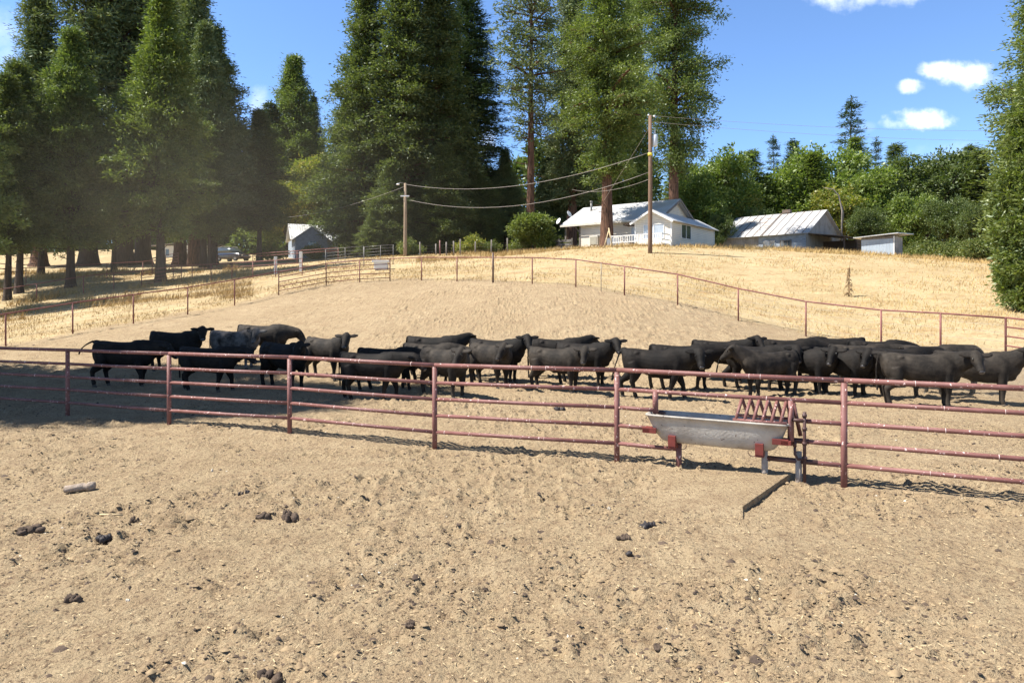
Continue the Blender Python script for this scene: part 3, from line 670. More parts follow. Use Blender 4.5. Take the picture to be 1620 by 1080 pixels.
cow('low', 686, 20.0, -4, .98, 1, 'cow sandwiched between the back one and the front one of the middle group')
cow('look', 706, 17.8, -30, 1.02, 1, 'dusty cow facing the camera above the fourth fence post')
cow('look', 778, 19.5, -35, 1.0, 1, 'cow facing the camera just right of the dusty one at the fourth post')
cow('lookr', 789, 20.4, -10, 1.03, 0, 'cow at the right end of the middle group, head high in profile to the right')
cow('away', 884, 20.9, -4, .98, 0, 'cow half hidden at the back of the trio, one ear pricked up')
cow('lookr', 927, 19.7, -14, 1.0, 0, 'right hand cow of the trio, head raised and turned to the camera')
cow('look', 884, 18.7, -14, .98, 1, 'sleek front cow of the trio left of the fifth fence post')
cow('lookw', 1042, 17.4, -4, 1.04, 0, 'walking black cow just right of the fifth fence post, legs apart')
cow('ahead', 1083, 18.9, -2, 1.02, 0, 'cow walking behind the striding one over the trough')
cow('lookw', 1200, 19.0, -8, 1.0, 0, 'cow with its tail to one side at the left end of the right group')
cow('lookr', 1215, 17.9, -158, .98, 1, 'cow facing left towards the camera above the rack bars of the trough')
cow('look', 1278, 18.4, -42, 1.0, 0, 'cow with its face to the camera right of the rack bars')
cow('look', 1335, 18.0, -48, .99, 0, 'cow looking out just above the sixth fence post')
cow('ahead', 1424, 17.6, 12, 1.03, 0, 'cow turned away with its tail hanging, right of the sixth fence post')
cow('look', 1462, 15.9, -4, 1.02, 1, 'large dusty cow in front at the right, tail hanging and face to the camera')
cow('lookr', 1550, 16.8, -16, 1.03, 1, 'rightmost cow, with a white tag in one ear', True)
cow('low', 618, 19.2, 8, .97, 0, 'cow behind and left of the dusty one at the fourth post, head down')
cow('lookr', 1145, 20.2, -6, .97, 0, 'cow behind the left end of the right group, its back and head showing')
cow('ahead', 1362, 19.6, 2, .98, 1, 'cow squeezed between the two that flank the sixth fence post')
cow('lookl', 1500, 18.4, -170, .97, 0, 'cow standing the other way behind the large dusty one at the right')
cow('low', 1250, 20.3, -2, 1.02, 0, 'cow at the back of the right group, left one of the four backs behind')
cow('low', 1318, 21.1, 178, 1.0, 0, 'cow at the back of the right group, second of the four backs behind')
cow('low', 1392, 20.4, 3, 1.03, 0, 'cow at the back of the right group, third of the four backs behind')
cow('ahead', 1475, 19.5, -4, 1.02, 1, 'cow at the back of the right group, right one of the four backs behind')
# ------------------------------------------------------------------ yard litter
rnd = random.Random(11)
def pat(px, py, w_, h_, label, m='dung', name='manure_pat', cat='manure', group='manure pats on the yard dirt', lumps=13):
    p = gp(px, py); p.z = H(p.x, p.y); s = p.y / F; rw = w_ * s / 2; b = MB()
    for k in range(lumps):
        a = rnd.uniform(0, 6.28); q = rnd.uniform(0, .85) * rw
        b.blob((math.cos(a) * q, math.sin(a) * q * .8, .02), (rnd.uniform(.16, .42) * rw, rnd.uniform(.16, .42) * rw, rnd.uniform(.4, 1.0) * h_ * s * .6), 9, 6, .3, rnd)
    o = b.build(name, M[m], None, True); o.location = p; tag(o, label, cat, group); return o
pat(45, 847, 42, 14, 'dark lumpy manure pat near the left edge, below the rolled sack')
pat(167, 860, 30, 12, 'flat bluish dark manure pat lying left of centre in the left yard', 'dungdark')
pat(143, 859, 16, 6, 'small dark manure bit touching the bluish pat', 'dungdark', lumps=4)
pat(416, 823, 28, 12, 'manure pat in the left yard, left one of a close pair')
pat(455, 824, 32, 18, 'crumbly manure pat in the left yard, right one of a close pair')
pat(386, 785, 22, 8, 'small slate coloured manure pat above the close pair', 'dungdark', lumps=4)
pat(117, 951, 30, 12, 'brown manure pat in the lower left yard')
pat(428, 1073, 44, 16, 'large manure pat at the bottom edge left of the middle')
pat(1028, 836, 32, 11, 'dark manure pat below the slab, left of its front corner', 'dungdark')
pat(987, 855, 26, 8, 'small brown manure pat below and left of the dark one by the slab')
pat(996, 880, 26, 9, 'grey manure pat right below the small brown one', 'dungdark', lumps=5)
pat(212, 831, 16, 10, 'round brown dung ball right of the thin stick')
pat(766, 933, 14, 8, 'dark dung bit in the lower middle of the yard')
pat(882, 647, 26, 8, 'black manure pat between the rails of the fence bay left of the trough', 'dungdark')
pat(1353, 677, 18, 5, 'dark manure pat behind the rails right of the sixth post', 'dungdark', lumps=4)
pat(650, 985, 22, 8, 'dark dung clump in the lower yard left of the bottom middle')
pat(918, 1006, 14, 7, 'round dung bit beside the pale flat stone')
pat(1040, 1022, 24, 10, 'worn brown dung clump at the bottom right of the middle')
for px, py, w_, lb in ((204, 955, 12, 'small white stone in the lower left yard'), (902, 1003, 14, 'pale flat stone in the lower middle of the yard'), (1110, 806, 9, 'small white stone on the front edge of the slab'), (965, 810, 8, 'pale sliver of stone left of the slab'), (335, 750, 9, 'white stone fleck in the upper left yard')):
    pat(px, py, w_, 6, lb, 'palestone', 'stone', 'stone', 'pale stones in the yard', 3)
p = gp(125, 782); b = MB(); p.z = H(p.x, p.y)
b.loft([((-.20, 0, .055), .02, .02, (1, 0, 0), (0, 0, 1)), ((-.19, 0, .06), .06, .055, (1, 0, 0), (0, 0, 1)), ((-.08, .0, .065), .07, .06, (1, 0, 0), (0, 0, 1)), ((.06, .01, .075), .075, .068, (1, 0, 0), (0, 0, 1)), ((.09, .01, .07), .06, .052, (1, 0, 0), (0, 0, 1)), ((.12, .01, .075), .085, .075, (1, 0, 0), (0, 0, 1)), ((.2, .02, .075), .085, .072, (1, 0, 0), (0, 0, 1)), ((.215, .02, .075), .03, .03, (1, 0, 0), (0, 0, 1))], 14)
o = b.build('rolled_sack', M['cloth'], None, True); o.location = p; o.scale = (.85, .85, .8); o.rotation_euler = (0, 0, .25); tag(o, 'dusty rolled sack lying on the dirt at the left', 'sack')
p = gp(176, 824); b = MB(); b.tube([(-.13, 0, .03), (0, .01, .03), (.13, .0, .025)], .012, 6); o = b.build('stick', M['straw'], None, True); o.location = (p.x, p.y, H(p.x, p.y)); tag(o, 'short pale stick right of the rolled sack', 'stick')
# countless crumbs of earth and straw
def scatter(name, n, ymin, ymax, size, m, label, cat, flat=.6, seed=1, kind='clod', power=1.0):
    g = np.random.default_rng(seed); 
    Y = ymin + (ymax - ymin) * g.random(n) ** power; X = (g.random(n) * 1.7 - .85) * Y
    pt_ = vnoise(X, Y, 1.4, 11) + vnoise(X, Y, .5, 12) - .75
    keep = g.random(n) < np.clip(.25 + pt_ * 1.6, .08, 1) if kind == 'clod' else np.ones(n, bool)
    X, Y = X[keep], Y[keep]; n = len(X)
    Z = Harr(X, Y) + rough_at(X, Y) + relief_at(X, Y)
    if kind == 'clod':
        base = np.array([(1, 0, 0), (.3, .95, 0), (-.8, .6, 0), (-.8, -.6, 0), (.3, -.95, 0), (.2, .1, 1), (-.35, -.1, .8)], float)
        tri = np.array([(0, 1, 5), (1, 2, 5), (2, 6, 5), (2, 3, 6), (3, 4, 6), (4, 5, 6), (4, 0, 5)])
        s = size * np.exp(g.normal(0, .5, n)); a = g.random(n) * 6.28
        b_ = base[None] * (1 + g.normal(0, .22, (n, 7, 1))); ca, sa = np.cos(a)[:, None], np.sin(a)[:, None]
        x = (b_[..., 0] * ca - b_[..., 1] * sa) * s[:, None]; y = (b_[..., 0] * sa + b_[..., 1] * ca) * s[:, None] * .8; z = b_[..., 2] * s[:, None] * flat - .004
        V_ = np.stack([X[:, None] + x, Y[:, None] + y, Z[:, None] + z + .004], -1).reshape(-1, 3)
        T = (tri[None] + (np.arange(n) * 7)[:, None, None]).reshape(-1, 3)
    else:
        a = g.random(n) * 6.28; l = size * (0.5 + g.random(n)); wd = .0016 + .0018 * g.random(n)
        d = np.stack([np.cos(a), np.sin(a), g.normal(0, .15, n)], -1); s_ = np.stack([-np.sin(a), np.cos(a), np.full(n, .4)], -1)
        c = np.stack([X, Y, Z + .018], -1)
        q = [c - d * l[:, None] / 2 - s_ * wd[:, None], c + d * l[:, None] / 2 - s_ * wd[:, None], c + d * l[:, None] / 2 + s_ * wd[:, None], c - d * l[:, None] / 2 + s_ * wd[:, None]]
        V_ = np.stack(q, 1).reshape(-1, 3); T = np.arange(n * 4).reshape(-1, 4)
    o = bpy.data.objects.new(name, fast_mesh(name, V_, T, M[m])); COL.objects.link(o); tag(o, label, cat, kind='stuff')
scatter('earth_crumbs', 130000, 3.8, 22, .0095, 'clod', 'crumbs of dry earth strewn over the yard', 'earth', seed=1, power=1.1)
scatter('dung_crumbs', 52000, 3.8, 34, .0098, 'dung', 'dark dung crumbs strewn over the yard', 'dung', seed=2, power=1.1)
scatter('pale_grit', 1200, 3.8, 16, .007, 'palestone', 'pale grit strewn over the yard', 'grit', seed=3)
scatter('straw_bits', 9000, 3.8, 14, .026, 'straw', 'bits of straw strewn over the yard', 'straw', seed=4, kind='straw')
# ------------------------------------------------------------------ trees
def sprays(g, C, D, K, spread, ln, wd, droop=0.0, rnd_=.9, fan=.35):
    """K leaf quads round every clump centre C, pointing loosely along D"""
    n = len(C); c = np.repeat(C, K, 0); d = np.repeat(D, K, 0)
    sp_ = np.repeat(spread, K) if hasattr(spread, '__len__') else spread
    off = g.normal(0, 1, (n * K, 3)) * np.array([1, 1, .75]); c = c + off * (sp_[:, None] if hasattr(sp_, '__len__') else sp_)
    d = d + g.normal(0, rnd_, d.shape) + off * fan; d[:, 2] -= droop
    d /= np.linalg.norm(d, axis=1, keepdims=True) + 1e-9
    s = np.cross(d, g.normal(0, 1, d.shape)); s /= np.linalg.norm(s, axis=1, keepdims=True) + 1e-9
    l = ln * np.exp(g.normal(0, .3, len(c)))[:, None]; w_ = wd * np.exp(g.normal(0, .25, len(c)))[:, None]
    q = np.stack([c, c + d * l * .45 + s * w_ * .5, c + d * l, c + d * l * .45 - s * w_ * .5], 1).reshape(-1, 3)
    return q
def crown_mesh(name, quads, m):
    V_ = np.concatenate(quads); return fast_mesh(name, V_, np.arange(len(V_)).reshape(-1, 4), m)
def trunk_tube(b, g, Ht, r, bend=.15, flare=1.7, n=12):
    zs = np.linspace(0, 1, 12); px_ = np.cumsum(g.normal(0, bend, 12)) * .25; py_ = np.cumsum(g.normal(0, bend, 12)) * .25
    pts = [(0, 0, -.6), (0, 0, .0), (0, 0, .5), (px_[0] * .2, py_[0] * .2, 1.6)]; rad = [r * flare * 1.15, r * flare, r * (1 + (flare - 1) * .45), r * 1.06]
    for i in range(2, 12):
        pts.append((px_[i] - px_[0], py_[i] - py_[0], zs[i] * Ht)); rad.append(max(.03, r * (1 - zs[i] * .93)))
    b.tube(pts, rad, n)
    P_ = np.array(pts); return lambda z: np.array([np.interp(z, P_[:, 2], P_[:, 0]), np.interp(z, P_[:, 2], P_[:, 1]), z])
def furrow(me, g, amp):
    """vertical bark ribs as real relief"""
def conifer(key, seed, Ht, Rad, base, nb, K=22, ln=.42, wd=.15, r=.45, prof=None, rise=(.1, .45), droop=.25, gap=.0, clump=.42, m='f_cedar', bark='bark', layered=False, irr=.35, dead=0, flare=1.6, s0=.35, dens=3.0, bend=.12, lean_lobes=3):
    g = np.random.default_rng(seed); b = MB(); tf = trunk_tube(b, g, Ht, r, bend, flare)
    prof = prof or (lambda t: (1 - t) ** .75 * (1 - .35 * np.exp(-t * 6)))
    C = []; D = []; S = []
    lob = [(g.random() * 6.28, g.random(), .5 + .5 * g.random()) for _ in range(lean_lobes * 4)]
    golden = 2.399
    for i in range(nb):
        t = (i + g.random()) / nb; t = t ** .9; z = (base + (1 - base) * t) * Ht
        if layered: z = (base + (1 - base) * (round(t * layered) + g.normal(0, .06)) / layered) * Ht
        if z > Ht * .995: continue
        az = i * golden + g.normal(0, .4); R_ = Rad * prof(t) * (1 - irr * g.random())
        f = 1.0
        for la, lt, lr in lob: f += .32 * irr * 2 * math.exp(-((math.atan2(math.sin(az - la), math.cos(az - la))) / .6) ** 2 - ((t - lt) / .09) ** 2) * (lr * 2 - 1)
        R_ *= f
        if gap and g.random() < gap: continue
        R_ = max(R_, .25); o = tf(z); e = rise[0] + (rise[1] - rise[0]) * g.random()
        e = e + t * .25
        hx, hy = math.cos(az), math.sin(az)
        P_ = []
        for s in np.linspace(0, 1, 5):
            zz = R_ * (e * s - droop * s * s * (1 - .5 * t)); P_.append(o + np.array([hx * R_ * s, hy * R_ * s, zz]))
        if R_ > .9: b.tube(P_[:4], [max(.018, .030 * R_ * (1 - .7 * q)) for q in (0, .25, .5, .75)], 5, False)
        nc = max(2, int(R_ * dens * (1 - s0) + .5))
        for s in s0 + (1 - s0) * (np.arange(nc) + g.random(nc)) / nc:
            k = s * 4; j = min(3, int(k)); q = P_[j] + (P_[j + 1] - P_[j]) * (k - j)
            side = g.normal(0, .18 * R_ * s if R_ > 1 else .1)
            q = q + np.array([-hy, hx, 0]) * side + np.array([0, 0, g.normal(0, .12)])
            C.append(q); D.append((hx * .8, hy * .8, .25 - droop * .6)); S.append(clump * (.55 + .6 * g.random()) * (1.1 - .3 * s) * (1 if not layered else 1))
    for z in np.linspace(.93, 1.0, 6): C.append(tf(z * Ht)); D.append((0, 0, 1)); S.append(.12 + clump * .3 * (1 - z) * 10)
    for i in range(dead):
        z = Ht * (base * (.45 + .75 * g.random())); az = g.random() * 6.28; o = tf(z); L_ = .8 + 2.2 * g.random()
        b.tube([o, o + np.array([math.cos(az) * L_ * .5, math.sin(az) * L_ * .5, .1]), o + np.array([math.cos(az) * L_, math.sin(az) * L_, -.25 + .6 * g.random()])], [.05, .035, .012], 5, False)
    C = np.array(C); D = np.array(D); S = np.array(S)
    sc = np.array([1, 1, .45 if layered else 1.0])
    q = sprays(g, C, D, K, S, ln, wd, droop=.1, rnd_=.75)
    if layered:
        c4 = np.repeat(np.repeat(C, K, 0), 4, 0); q = c4 + (q - c4) * sc
    return dict(trunk=b.mesh(key + '_trunk_mesh', M[bark], True), crown=crown_mesh(key + '_crown_mesh', [q], M[m]), H=Ht)
def decid(key, seed, Ht, Rx, Rz, zc, lobes=16, K=20, ln=.30, wd=.17, m='f_dec', r=.28, lr=(.28, .5), bark='barkgrey', per=70, spread=.32, low=-1.0):
    g = np.random.default_rng(seed); b = MB(); tf = trunk_tube(b, g, zc * .9, r, .12, 1.3, 9)
    C = []; D = []; S = []
    for i in range(lobes):
        u = g.normal(0, 1, 3); u /= np.linalg.norm(u); u[2] = max(u[2], low); q = g.random() ** .45
        c = np.array([0, 0, zc]) + u * np.array([Rx, Rx, Rz]) * q * .72; L_ = Rx * (lr[0] + (lr[1] - lr[0]) * g.random())
        o = tf(zc * (.35 + .5 * g.random())); mid = (o + c) / 2 + np.array([0, 0, -.08 * Rx]); b.tube([o, mid, c], [r * .42, r * .26, r * .1], 6, False)
        n = int(per * (L_ / Rx / .4) ** 2); v = g.normal(0, 1, (n, 3)); v /= np.linalg.norm(v, axis=1, keepdims=True)
        rr_ = .62 + .45 * g.random(n); pts = c + v * (L_ * rr_)[:, None] * np.array([1, 1, .85])
        C.append(pts); D.append(v * .7 + np.array([0, 0, .2])); S.append(np.full(n, spread * (.6 + .7 * g.random())))
        for k in range(3):
            e = c + v[k] * L_ * .9; b.tube([c, (c + e) / 2 + g.normal(0, .1, 3), e], [r * .1, r * .07, r * .03], 4, False)
    C = np.concatenate(C); D = np.concatenate(D); S = np.concatenate(S); k_ = C[:, 2] > .3; C, D, S = C[k_], D[k_], S[k_]
    q = sprays(g, C, D, K, S, ln, wd, droop=.1, rnd_=.8, fan=.5)
    return dict(trunk=b.mesh(key + '_trunk_mesh', M[bark], True), crown=crown_mesh(key + '_crown_mesh', [q], M[m]), H=Ht)
column = lambda t: (1 - t) ** .7 * (1.15 - .15 * t) * (.72 + .28 * math.sin(min(1, t * 2.2) * math.pi * .5))
cone = lambda t: min(1, (1 - t) * 1.65) ** .95 * (.7 + .3 * min(1, t * 5))
irregular = lambda t: min(1, (1 - t) * 2.2) ** .7 * (.66 + .34 * math.sin(t * 11 + 1) ** 2) * (.42 + .58 * min(1, t * 3.2))
T = {}
T['cedarA'] = conifer('cedar', 21, 22, 4.3, .17, 430, K=58, r=.34, prof=cone, irr=.75, dens=3.0, ln=.27, wd=.085, clump=.36, droop=.35, bark='barkgrey', dead=8)
T['cedarB'] = conifer('cedar', 22, 22, 4.0, .22, 400, K=54, r=.30, prof=cone, irr=.8, dens=3.0, ln=.27, wd=.09, clump=.38, droop=.35, m='f_cedardark', bark='barkgrey', dead=8)
T['cedarTall'] = conifer('tall_cedar', 23, 34, 4.6, .10, 430, K=64, ln=.30, wd=.105, r=.7, prof=column, irr=.75, dens=2.3, m='f_cedardark', dead=10, clump=.46, droop=.4)
T['cedarTall2'] = conifer('tall_cedar', 24, 34, 4.4, .17, 400, K=64, ln=.30, wd=.105, r=.62, prof=column, irr=.8, dens=2.3, m='f_cedar', dead=14, clump=.46, droop=.4)
T['cedarLow'] = conifer('cedar', 35, 18, 4.2, .03, 380, K=54, ln=.27, wd=.09, r=.26, prof=cone, irr=.8, dens=3.0, clump=.38, droop=.35, m='f_cedardark', bark='barkgrey')
T['giant'] = conifer('giant_cedar', 25, 31, 6.3, .27, 400, K=62, ln=.29, wd=.10, r=.66, prof=irregular, irr=.95, dens=2.4, gap=.2, m='f_cedaryellow', rise=(.05, .4), droop=.45, clump=.52, dead=8, flare=1.5, s0=.3)
T['giant2'] = conifer('giant_cedar', 26, 36, 6.0, .24, 380, K=60, ln=.31, wd=.11, r=.62, prof=irregular, irr=.95, dens=2.3, gap=.22, m='f_cedar', rise=(.0, .35), droop=.4, clump=.58, dead=8, s0=.3)
T['sparse'] = conifer('sparse_pine', 27, 34, 5.6, .36, 150, K=32, ln=.42, wd=.13, r=.52, prof=irregular, irr=.6, dens=2.0, gap=.1, m='f_pine', bark='bark', rise=(-.1, .3), droop=.15, clump=.5, dead=16, s0=.35)
T['pineTall'] = conifer('tall_pine', 28, 38, 4.6, .32, 260, K=34, ln=.45, wd=.12, r=.75, prof=irregular, irr=.6, dens=2.2, gap=.1, m='f_pine', bark='barkgrey', rise=(0, .45), droop=.2, clump=.5, dead=30, s0=.35)
T['fir'] = conifer('layered_fir', 29, 30, 4.4, .10, 480, K=26, ln=.40, wd=.10, r=.4, prof=cone, irr=.25, dens=3.2, m='f_fir', bark='barkgrey', rise=(-.12, .05), droop=.12, clump=.34, layered=44, s0=.2)
T['firS'] = conifer('small_fir', 30, 13, 2.4, .08, 240, K=20, ln=.32, wd=.10, r=.2, prof=cone, irr=.35, dens=3.6, m='f_fir', bark='barkgrey', rise=(0, .2), droop=.1, clump=.25, layered=26, s0=.15)
T['pineS'] = conifer('open_pine', 31, 16, 2.7, .2, 120, K=26, ln=.36, wd=.1, r=.2, prof=lambda t: (1 - t) ** .6 * .9, irr=.5, dens=2.6, m='f_fir', bark='barkgrey', rise=(.1, .4), droop=.05, clump=.30, layered=15, s0=.3, gap=.1)
T['hedge'] = conifer('broad_cedar', 32, 15, 4.4, .0, 760, K=44, ln=.30, wd=.11, r=.35, prof=lambda t: (1 - t) ** .6 * (.5 + .5 * min(1, t * 2.6)), irr=.35, dens=4.2, m='f_cedaryellow', rise=(.2, .7), droop=.1, clump=.36, s0=.45)
T['decA'] = decid('deciduous', 41, 12, 4.6, 4.2, 7.2, 40, per=62, lr=(.17, .36))
T['decB'] = decid('deciduous', 42, 12, 4.3, 4.8, 6.6, 36, per=62, m='f_decyel', lr=(.17, .36))
T['decC'] = decid('oak', 43, 13, 5.2, 4.8, 7.6, 42, per=62, m='f_decdark', lr=(.16, .34))
T['decD'] = decid('oak', 44, 12, 4.8, 5.4, 6.4, 42, per=60, m='f_dec', lr=(.16, .34))
T['bush'] = decid('bush', 45, 5, 2.3, 2.1, 2.4, 14, K=26, ln=.20, wd=.12, per=55, r=.12, m='f_cedaryellow', spread=.22, low=-.9)
T['shrub'] = decid('shrub', 46, 2.4, 1.5, 1.1, 1.1, 9, K=16, ln=.16, wd=.10, per=36, r=.05, m='f_shrub', spread=.16)
GN = dict(cedarLow='cedar_tree', cedarA='cedar_tree', cedarB='cedar_tree', cedarTall='cedar_tree', cedarTall2='cedar_tree', giant='cedar_tree', giant2='cedar_tree', sparse='pine_tree', pineTall='pine_tree', fir='fir_tree', firS='fir_tree', pineS='pine_tree', hedge='cedar_tree', decA='broadleaf_tree', decB='broadleaf_tree', decC='oak_tree', decD='oak_tree', bush='bush', shrub='shrub')
trnd = random.Random(5)
def tree(key, px, Y, ytop=None, label='', width=1.0, height=None, m=None, bark=None, group=None, rz=None):
    p = G(px, Y); d = T[key]
    h = height if height else (CZ + (HY - ytop) / F * Y) - p.z
    s = h / d['H']; r = empty(GN[key], (p.x, p.y, p.z - .1), trnd.uniform(0, 6.28) if rz is None else rz, label, GN[key].split('_')[0] + (' tree' if 'tree' in GN[key] else ''), group)
    sw = s * width if width != 1.0 else s; r.scale = (sw, sw, s)
    t = bpy.data.objects.new('trunk' if 'tree' in GN[key] else 'stems', d['trunk']); COL.objects.link(t); t.parent = r
    c = bpy.data.objects.new('crown' if 'tree' in GN[key] else 'leaves', d['crown']); COL.objects.link(c); c.parent = r
    if m: c.material_slots[0].link = 'OBJECT'; c.material_slots[0].material = M[m]
    if bark: t.material_slots[0].link = 'OBJECT'; t.material_slots[0].material = M[bark]
    return r
GL = 'tall evergreens on the left'; GM = 'tall evergreens in the middle'; GR = 'trees behind the farm buildings'; GB = 'woods behind on the left'
# left stand
tree('cedarB', 12, 52, 118, 'dark cedar at the left edge with two slim trunks at its foot', 1.0, m='f_cedardark', group=GL)
tree('cedarB', 30, 55, 100, 'dark cedar just right of the one at the left edge', 1.05, m='f_cedardark', group=GL)
tree('cedarA', 112, 57, 48, 'green pointed cedar, second from left, its top below the picture edge', .95, group=GL)
tree('cedarA', 254, 59, -10, 'bright green pointed cedar in the middle of the left stand', .92, group=GL, m='f_cedaryellow')
tree('cedarTall2', 62, 76, label='tall thick cedar behind the two left cedars, its top out of view', height=33, width=1.2, group=GL, m='f_pine')
tree('pineTall', 140, 76, label='tall pine with a massive trunk behind the second cedar', height=38, width=1.2, group=GL)
tree('pineTall', 196, 77, label='tall open pine with bare branches showing sky, left of the bright cedar', height=42, width=1.1, group=GL)
tree('pineTall', 226, 80, label='tall pine with the widest flared trunk, right of the slim cedar trunks', height=38, width=1.1, group=GL)
tree('cedarTall', 285, 78, label='tall dark cedar right behind the bright green one', height=37, width=.85, group=GL)
tree('cedarTall2', 308, 75, -60, 'tall grey green cedar at the back right of the left stand', 1.1, m='f_pine', group=GL)
tree('cedarA', 322, 72, 38, 'grey green cedar with a narrow top, right of the bright one', .85, m='f_pine', group=GL)
tree('cedarA', 337, 76, 42, 'tapering cedar on the right side of the left stand', 1.1, m='f_pine', group=GL)
tree('cedarB', 410, 78, 175, 'shorter dark cedar at the right foot of the left stand', 1.25, group=GL)
tree('cedarB', 332, 70, 200, 'low dark cedar between the trunks left of the parked car', 1.0, group=GL)
tree('cedarB', 180, 68, 190, 'low dark cedar in the shade behind the second left cedar', 1.1, group=GL)
tree('cedarB', 65, 66, 160, 'low dark cedar between the two left cedars', 1.2, group=GL)
tree('cedarA', 465, 106, 90, 'lone pointed conifer against the sky between the two stands', 1.05, m='f_cedar', group=GB)
tree('firS', 428, 104, 160, 'small pale conifer left of the lone pointed one', 1.0, group=GB)
tree('fir', 497, 108, 150, 'slender layered fir right of the lone pointed conifer', .8, group=GB)
tree('decA', 498, 97, 236, 'bright leafy tree glowing in the sun between the two stands', 1.0, group=GB, m='f_decyel')
tree('decB', 455, 98, 268, 'yellow green leafy tree left of the bright leafy one', .95, group=GB)
tree('decD', 425, 99, 290, 'leafy tree low beside the right foot of the left stand', 1.0, group=GB)
tree('shrub', 430, 80, label='pale sunlit shrub behind the rails left of the blue cabin', height=2.8, group=GB, m='f_decyel')
tree('shrub', 495, 78, label='tall weedy shrub in front of the blue cabin', height=2.2, group=GB)
# middle stand
tree('cedarLow', 560, 92, 150, 'low broad cedar at the left foot of the middle stand', 1.35, group=GM)
tree('cedarTall', 580, 80, -90, 'dark tall cedar on the left of the middle stand', 1.1, group=GM)
tree('cedarTall', 640, 78, label='dark tall cedar in the centre of the middle stand', height=38, width=1.2, group=GM)
tree('cedarTall', 692, 80, label='dark tall cedar on the right of the middle stand', height=38, width=1.15, group=GM)
tree('fir', 738, 88, -75, 'tall fir with layered feathery branches against the sky', 1.0, group=GM)
tree('cedarLow', 618, 74, 255, 'low dark cedar behind the pale utility pole', 1.4, group=GM)
tree('cedarLow', 700, 76, 230, 'low dark cedar right of the pale utility pole', 1.4, group=GM)
tree('cedarLow', 755, 80, 265, 'low dark cedar left of the bare pine trunk', 1.4, group=GM)
tree('cedarA', 800, 86, 240, 'mid sized cedar behind the bare pine trunk', 1.2, m='f_pine', group=GM)
tree('decC', 785, 95, 262, 'oak glimpsed left of the bare pine trunk', .9, group=GM)
tree('cedarA', 875, 88, 225, 'mid sized cedar between the bare trunk and the giant cedar', 1.2, m='f_pine', group=GM)
tree('sparse', 839, 76, -90, 'open pine with a long bare trunk and airy branches', 1.0, group=GM, rz=1.0)
tree('giant', 960, 63.5, -40, 'giant cedar with a thick furrowed trunk before the white house', 1.08, group=GM, rz=2.2)
tree('giant2', 1066, 73.5, -150, 'tall dark cedar behind the white house, right of the utility pole', .95, group=GM, rz=.5)
tree('cedarTall2', 905, 84, label='tall cedar filling the gap left of the giant one', height=38, width=.9, group=GM, m='f_pine')
tree('cedarTall2', 1000, 90, label='tall cedar seen between the giant one and the house cedar', height=36, width=.9, group=GM)
tree('bush', 843, 66, 322, 'round bright bush in front of the bare pine trunk', 1.15, group=GM)
tree('decC', 905, 92, 270, 'oak behind the left end of the house roof', 1.0, group=GM)
tree('decC', 990, 96, 275, 'oak behind the house roof between the trunks', 1.0, group=GM)
for px, h_, lb in ((648, 2.2, 'shrub at the foot of the pale utility pole'), (745, 2.4, 'brownish shrub among the old fence posts'), (825, 2.0, 'shrub below the round bright bush'), (775, 1.6, 'small weedy shrub left of the round bush'), (878, 1.8, 'shrub beside the porch boards of the house')):
    tree('shrub', px, 67.5, label=lb, height=h_, m='f_decyel' if px == 745 else None, group=GM)
tree('decC', 520, 98, 285, 'oak at the left foot of the middle stand over the blue cabin', 1.0, m='f_decdark', group=GM)
tree('cedarLow', 580, 84, 240, 'low dark cedar over the roof of the blue cabin', 1.6, group=GM)
tree('cedarLow', 655, 82, 180, 'mid height dark cedar filling the foot of the middle stand', 1.5, group=GM)
tree('cedarLow', 590, 72, 330, 'small dark cedar just left of the pale utility pole', 1.6, group=GM)
# right background
tree('decA', 1102, 92, 268, 'light green leafy tree behind the right end of the house', 1.0, group=GR)
tree('decC', 1112, 99, 240, 'dull leafy tree filling behind the house cedar', 1.0, group=GR)
tree('decD', 1142, 96, 215, 'leafy tree with a dark leaning limb right of the house cedar', .9, group=GR)
tree('firS', 1187, 100, 236, 'pointed conifer just left of the thin grey fir', 1.4, m='f_cedar', group=GR)
tree('pineS', 1225, 118, 214, 'thin grey fir rising against the sky behind the barn roof', .8, group=GR)
tree('firS', 1256, 116, 220, 'small dark conifer tip right of the thin grey fir', .9, group=GR)
tree('decB', 1170, 94, 285, 'yellow green leafy tree between house and barn', 1.0, group=GR)
tree('decA', 1240, 100, 255, 'leafy tree behind the left half of the barn roof', 1.1, group=GR)
tree('decD', 1300, 102, 208, 'tall leafy tree behind the ridge of the barn', 1.05, group=GR)
tree('pineS', 1344, 112, 155, 'dark open pine standing highest above the barn', 1.05, group=GR)
tree('firS', 1352, 106, 215, 'dense dark conifer below the highest open pine', 1.1, m='f_cedar', group=GR)
tree('pineS', 1386, 118, 218, 'thin pine tip right of the highest open pine', .7, group=GR)
tree('firS', 1415, 100, 226, 'dark pointed conifer between two leafy trees above the shed', 1.2, m='f_cedardark', group=GR)
tree('decB', 1330, 94, 268, 'yellow green leafy tree behind the gable of the barn', 1.1, group=GR)
tree('decA', 1385, 92, 255, 'bright leafy tree above the gap between barn and shed', 1.0, group=GR)
tree('decC', 1462, 92, 222, 'large dull green oak above the shed', 1.0, group=GR)
tree('decC', 1515, 94, 220, 'large dull green oak left of the right edge cedar', 1.0, group=GR)
tree('decD', 1440, 84, 290, 'leafy tree right behind the shed', .9, group=GR)
tree('firS', 1285, 98, 240, 'dark pointed conifer among the leafy trees over the barn ridge', 1.3, m='f_cedar', group=GR)
tree('firS', 1075, 100, 240, 'pointed conifer beside the trunk of the house cedar', 1.3, m='f_cedar', group=GR)
tree('firS', 1535, 96, 228, 'pointed conifer left of the dark one by the right cedar', 1.2, m='f_cedardark', group=GR)
